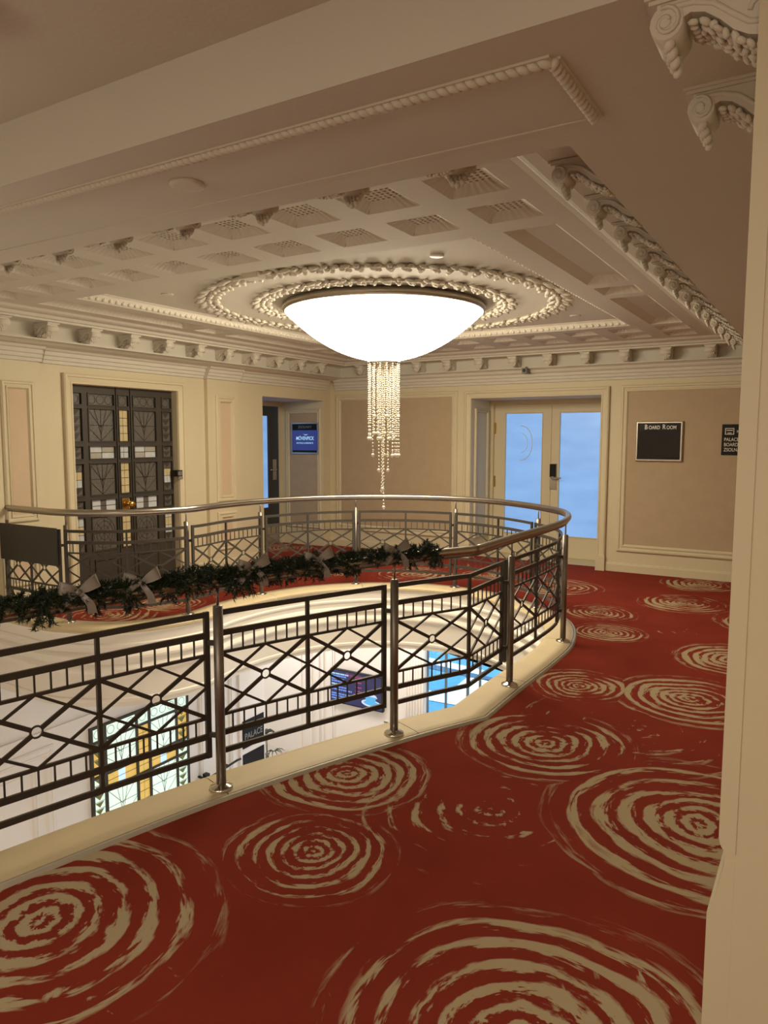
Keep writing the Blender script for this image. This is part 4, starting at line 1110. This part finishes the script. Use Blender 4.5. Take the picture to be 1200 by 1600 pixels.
ceildisc('ceiling_fitting', -1.905, 1.10, 2.622, .085, .035, 'round cream fitting on the ceiling at the top corner of the view', 'ceiling fitting', WHITE_PLASTIC)
sp = thing('ceiling_spotlight', (-3.47, 3.97, ZC), 'small box spotlight on the ceiling panel beside the leaf wreath', 'spotlight')
mb = MB(); mb.box(-3.55, -3.41, 3.93, 4.02, ZC-.040, ZC, PLASTER_RELIEF); mb.build('housing', sp)
mb = MB(); mb.box(-3.41, -3.402, 3.935, 4.015, ZC-.038, ZC-.004, WHITE_PLASTIC); mb.build('front_glass', sp)

# ------------------------------------------------------------------ lobby below
mb = MB()
wallface(mb, PL, -2.0, 7.2, LOWZ, -.0, [], LOBBYWHITE)
mb.quad((LX, 7.2, LOWZ), (LX, 7.2, -.64), (-8.3, 7.2, -.64), (-8.3, 7.2, LOWZ), LOBBYWHITE)
slab(mb, PL, 6.73, 7.2, LOWZ, -.645, 0, .03, LOBBYWHITE)
panel(mb, PL, 3.1, 4.16, LOWZ+.5, LOWZ+2.06, .10, LOBBYWHITE, None)
panel(mb, PL, 3.3, 3.98, LOWZ+.7, LOWZ+1.90, .06, LOBBYWHITE, None)
slab(mb, PL, 3.3, 7.2, -1.26, -1.20, 0, .03, LOBBYWHITE)
panel(mb, PL, 6.05, 6.62, LOWZ+.4, LOWZ+2.3, .07, LOBBYWHITE, None)
tag(mb.build('wall_lower_left'), 'white moulded wall of the lobby below with the lit stained glass', 'wall', 'structure')
mb = MB(); PT = PY(8.9, -1)
wallface(mb, PT, -8.3, -4.72, LOWZ, -.64, [], LOBBYWHITE)
mb.quad((-8.3, 7.2, LOWZ), (-8.3, 8.9, LOWZ), (-8.3, 8.9, -.64), (-8.3, 7.2, -.64), LOBBYWHITE)
for u, wd in ((-6.96, .10), (-6.74, .06), (-6.60, .06), (-6.50, .03)): slab(mb, PT, u-wd/2, u+wd/2, LOWZ, -.645, 0, .03, LOBBYWHITE)
for u in (-6.34, -6.30): slab(mb, PT, u-.012, u+.012, LOWZ, -.645, 0, .015, LOBBYWHITE)
slab(mb, PT, -5.02, -4.70, LOWZ, -.645, 0, .08, LOBBYWHITE)
for k in range(7): mb.disc((-4.995+.045*k, 8.82, (LOWZ-.645)/2), (0, 0, 1), .016, -.645-LOWZ, 10, LOBBYWHITE)
mb.quad((1.5, -3, LOWZ), (1.5, 8.9, LOWZ), (1.5, 8.9, -.64), (1.5, -3, -.64), LOBBYWHITE)
mb.quad((-6.25, -2.0, LOWZ), (1.5, -2.0, LOWZ), (1.5, -2.0, -.64), (-6.25, -2.0, -.64), LOBBYWHITE)
mb.quad((-6.25, -2.0, -.64), (-3.0, -2.0, -.64), (-3.0, -2.0, 2.7), (-6.25, -2.0, 2.7), LOBBYWHITE)
mb.quad((-1.0, 8.9, LOWZ), (1.5, 8.9, LOWZ), (1.5, 8.9, -.64), (-1.0, 8.9, -.64), LOBBYWHITE)
tag(mb.build('wall_lower_far'), 'white lobby wall with fluted strips around the television', 'wall', 'structure')

gw = thing('window_2', (-2.8, 8.9, LOWZ), 'tall glazed lobby front showing the bluish street outside', 'window', 'structure')
mb = MB()
for u, wd in ((-4.70, .03), (-4.41, .022), (-4.08, .03), (-3.90, .022), (-3.2, .03), (-2.4, .03), (-1.6, .03), (-1.02, .03)): slab(mb, PT, u-wd/2, u+wd/2, LOWZ, -.645, -.02, .02, GREY_PLASTIC)
for z in (LOWZ+.04, -.70): slab(mb, PT, -4.72, -1.0, z-.04, z+.04, -.02, .02, GREY_PLASTIC)
mb.build('window_frame', gw)
mb = MB(); slab(mb, PT, -4.70, -1.0, LOWZ, -.645, -.004, .004, CLEAR); mb.build('glass_pane', gw)

# street outside
mb = MB(); mb.quad((-30, 8.96, LOWZ-.01), (12, 8.96, LOWZ-.01), (12, 45, LOWZ-.01), (-30, 45, LOWZ-.01), PAVING)
tag(mb.build('pavement'), 'bluish paved street outside the lobby glazing', 'pavement', 'structure')
mb = MB(); zg = LOWZ+.0
def strip(pts, m, z=LOWZ): mb.add([(x, y, z) for x, y in pts], [tuple(range(len(pts)))], m)
strip([(-7.9, 14.60), (-6.2, 14.36), (-6.2, 14.05), (-7.7, 14.20)], SNOW)
strip([(-7.9, 14.20), (-5.2, 13.95), (-5.2, 13.70), (-7.9, 13.92)], PAVING_DARK)
strip([(-6.32, 13.75), (-5.4, 13.9), (-5.2, 12.3), (-5.45, 12.2), (-5.95, 12.15), (-6.40, 12.12), (-6.75, 12.62), (-6.34, 12.58), (-6.25, 12.85)], SNOW)
strip([(-5.6, 15.6), (-4.6, 15.6), (-4.4, 14.0), (-5.3, 14.0)], PAVING_DARK)
tag(mb.build('road_markings'), 'white stone bands laid in the street paving outside', 'paving bands', 'structure')

tv = thing('television', (-5.84, 8.9, -2.14), 'wall mounted television showing a dark blue programme list in the lobby', 'television')
PTV = PY(8.9, -1)
TU0, TU1, TV0, TV1 = -6.31, -5.385, -2.40, -1.885
mb = MB(); slab(mb, PTV, TU0, TU1, TV0, TV1, .03, .085, BLACK); slab(mb, PTV, -5.95, -5.75, -2.25, -2.05, 0, .03, BLACK); mb.build('television_case', tv)
mb = MB(); slab(mb, PTV, TU0+.012, TU1-.012, TV0+.016, TV1-.012, .085, .087, SCREEN_NAVY); mb.build('display', tv)
mb = MB(); random.seed(5)
for k, (v, u1) in enumerate(((-1.95, -5.98), (-1.985, -6.02), (-2.03, -6.06), (-2.065, -6.10), (-2.11, -6.12), (-2.15, -6.0), (-2.19, -5.92), (-2.255, -5.96), (-2.29, -5.9), (-2.33, -6.1))):
    m_ = SCREEN_TEXT if k in (0, 4) else SCREEN_LINE; x = TU0+.025
    while x < u1: l = random.uniform(.03, .09); slab(mb, PTV, x, min(x+l, u1), v-.011, v+.011, .087, .088, m_); x += l+.008
for v in (-2.03, -2.10, -2.16, -2.22): slab(mb, PTV, -5.86, -5.75, v-.008, v+.008, .087, .088, SCREEN_PINK)
mb.build('screen_lines', tv)
text_mesh('Programme', .075, SCREEN_PINK, PTV, -5.86, -1.965, .088, tv, xscale=.9)
mb = MB()
mb.add([PTV(-5.58+.17*math.cos(t), -2.30+.055*math.sin(t), .0885) for t in [2*PI*k/24 for k in range(24)]], [tuple(range(24))], SCREEN_WHITE)
mb.add([PTV(-5.58+.13*math.cos(t), -2.295+.035*math.sin(t), .089) for t in [2*PI*k/24 for k in range(24)]], [tuple(range(24))], SCREEN_CYAN)
mb.add([PTV(u, v, .0895) for u, v in ((-5.66, -2.30), (-5.52, -2.30), (-5.49, -2.20), (-5.69, -2.20))], [(0, 1, 2, 3)], SCREEN_CYAN)
mb.add([PTV(u, v, .0893) for u, v in ((-5.70, -2.21), (-5.47, -2.21), (-5.50, -2.17), (-5.62, -2.14), (-5.68, -2.18))], [(0, 1, 2, 3, 4)], SCREEN_WHITE)
mb.add([PTV(u, v, .0893) for u, v in ((-5.90, -2.235), (-5.74, -2.225), (-5.74, -2.20), (-5.88, -2.21))], [(0, 1, 2, 3)], SCREEN_WHITE)
mb.build('screen_picture', tv)
mb = MB(); slab(mb, PTV, -5.41, -5.33, -2.60, -2.54, 0, .02, WHITE_PLASTIC); slab(mb, PTV, -5.40, -5.34, -2.57, -2.55, .02, .022, GREY_PLASTIC)
tag(mb.build('thermostat'), 'small white control box on the lobby wall below the television', 'control box')

def lobby_board(z0, z1, label, txt):
    t = thing('sign_board', (-6.22, 6.98, z0), label, 'sign')
    P = PX(-6.22, 1); mb = MB(); slab(mb, P, 6.77, 7.17, z0, z1, 0, .012, BLACK); mb.build('board', t)
    if txt: text_mesh(txt, .115, LETTER_DIM, P, 6.97, z1-.25, .013, t, flip=False, xscale=.85)
lobby_board(-2.38, -2.02, 'black lobby board lettered PALACE, upper one of two', 'PALACE')
lobby_board(-2.78, -2.46, 'plain black lobby board hung below the PALACE board', None)
hb = thing('wall_rail', (-6.12, 6.2, -2.42), 'dark metal wall rail beside the lit stained glass in the lobby', 'rail')
mb = MB(); mb.tube([(-6.12, 5.78, -2.47), (-6.12, 6.30, -2.44), (-6.12, 6.55, -2.42), (-6.16, 6.66, -2.45)], .014, 8, BLACK); mb.build('bar', hb)
mb = MB(); mb.box(-6.15, -6.09, 6.0, 6.06, -2.50, -2.38, BLACK); mb.box(-6.25, -6.12, 6.02, 6.04, -2.46, -2.44, BLACK); mb.box(-6.25, -6.12, 6.40, 6.42, -2.445, -2.425, BLACK); mb.build('bracket', hb)

pp = thing('potted_palm', (-6.75, 7.85, LOWZ), 'thin leaved potted palm in the lobby alcove', 'plant')
mb = MB(); mb.lathe([(.002, 0), (.14, 0), (.17, .30), (.18, .32), (.16, .32), (.15, .27), (.002, .27)], (-6.75, 7.85, LOWZ), 24, POT); mb.build('pot', pp)
mb = MB(); random.seed(9)
for k in range(9):
    a = random.uniform(0, 2*PI); tip = Vector((-6.75+.25*math.cos(a), 7.85+.25*math.sin(a), LOWZ+random.uniform(.48, .72))); b0 = Vector((-6.75+random.uniform(-.03, .03), 7.85+random.uniform(-.03, .03), LOWZ+.27))
    mid = (b0+tip)/2+Vector((0, 0, .12)); mb.tube(catmull([b0, mid, tip], 5), .005, 5, FROND)
    for j in range(7):
        an = a-1.4+2.8*j/6; L_ = random.uniform(.14, .2); q = [tip+Vector((math.cos(an)*L_*t, math.sin(an)*L_*t, .05*math.sin(t*2.6)-.05*t*t)) for t in (0, .35, .7, 1)]
        mb.tube(q, [.003, .008, .006, .001], 4, FROND, caps=False)
fr = mb.build('fronds', pp); fr['kind'] = 'stuff'
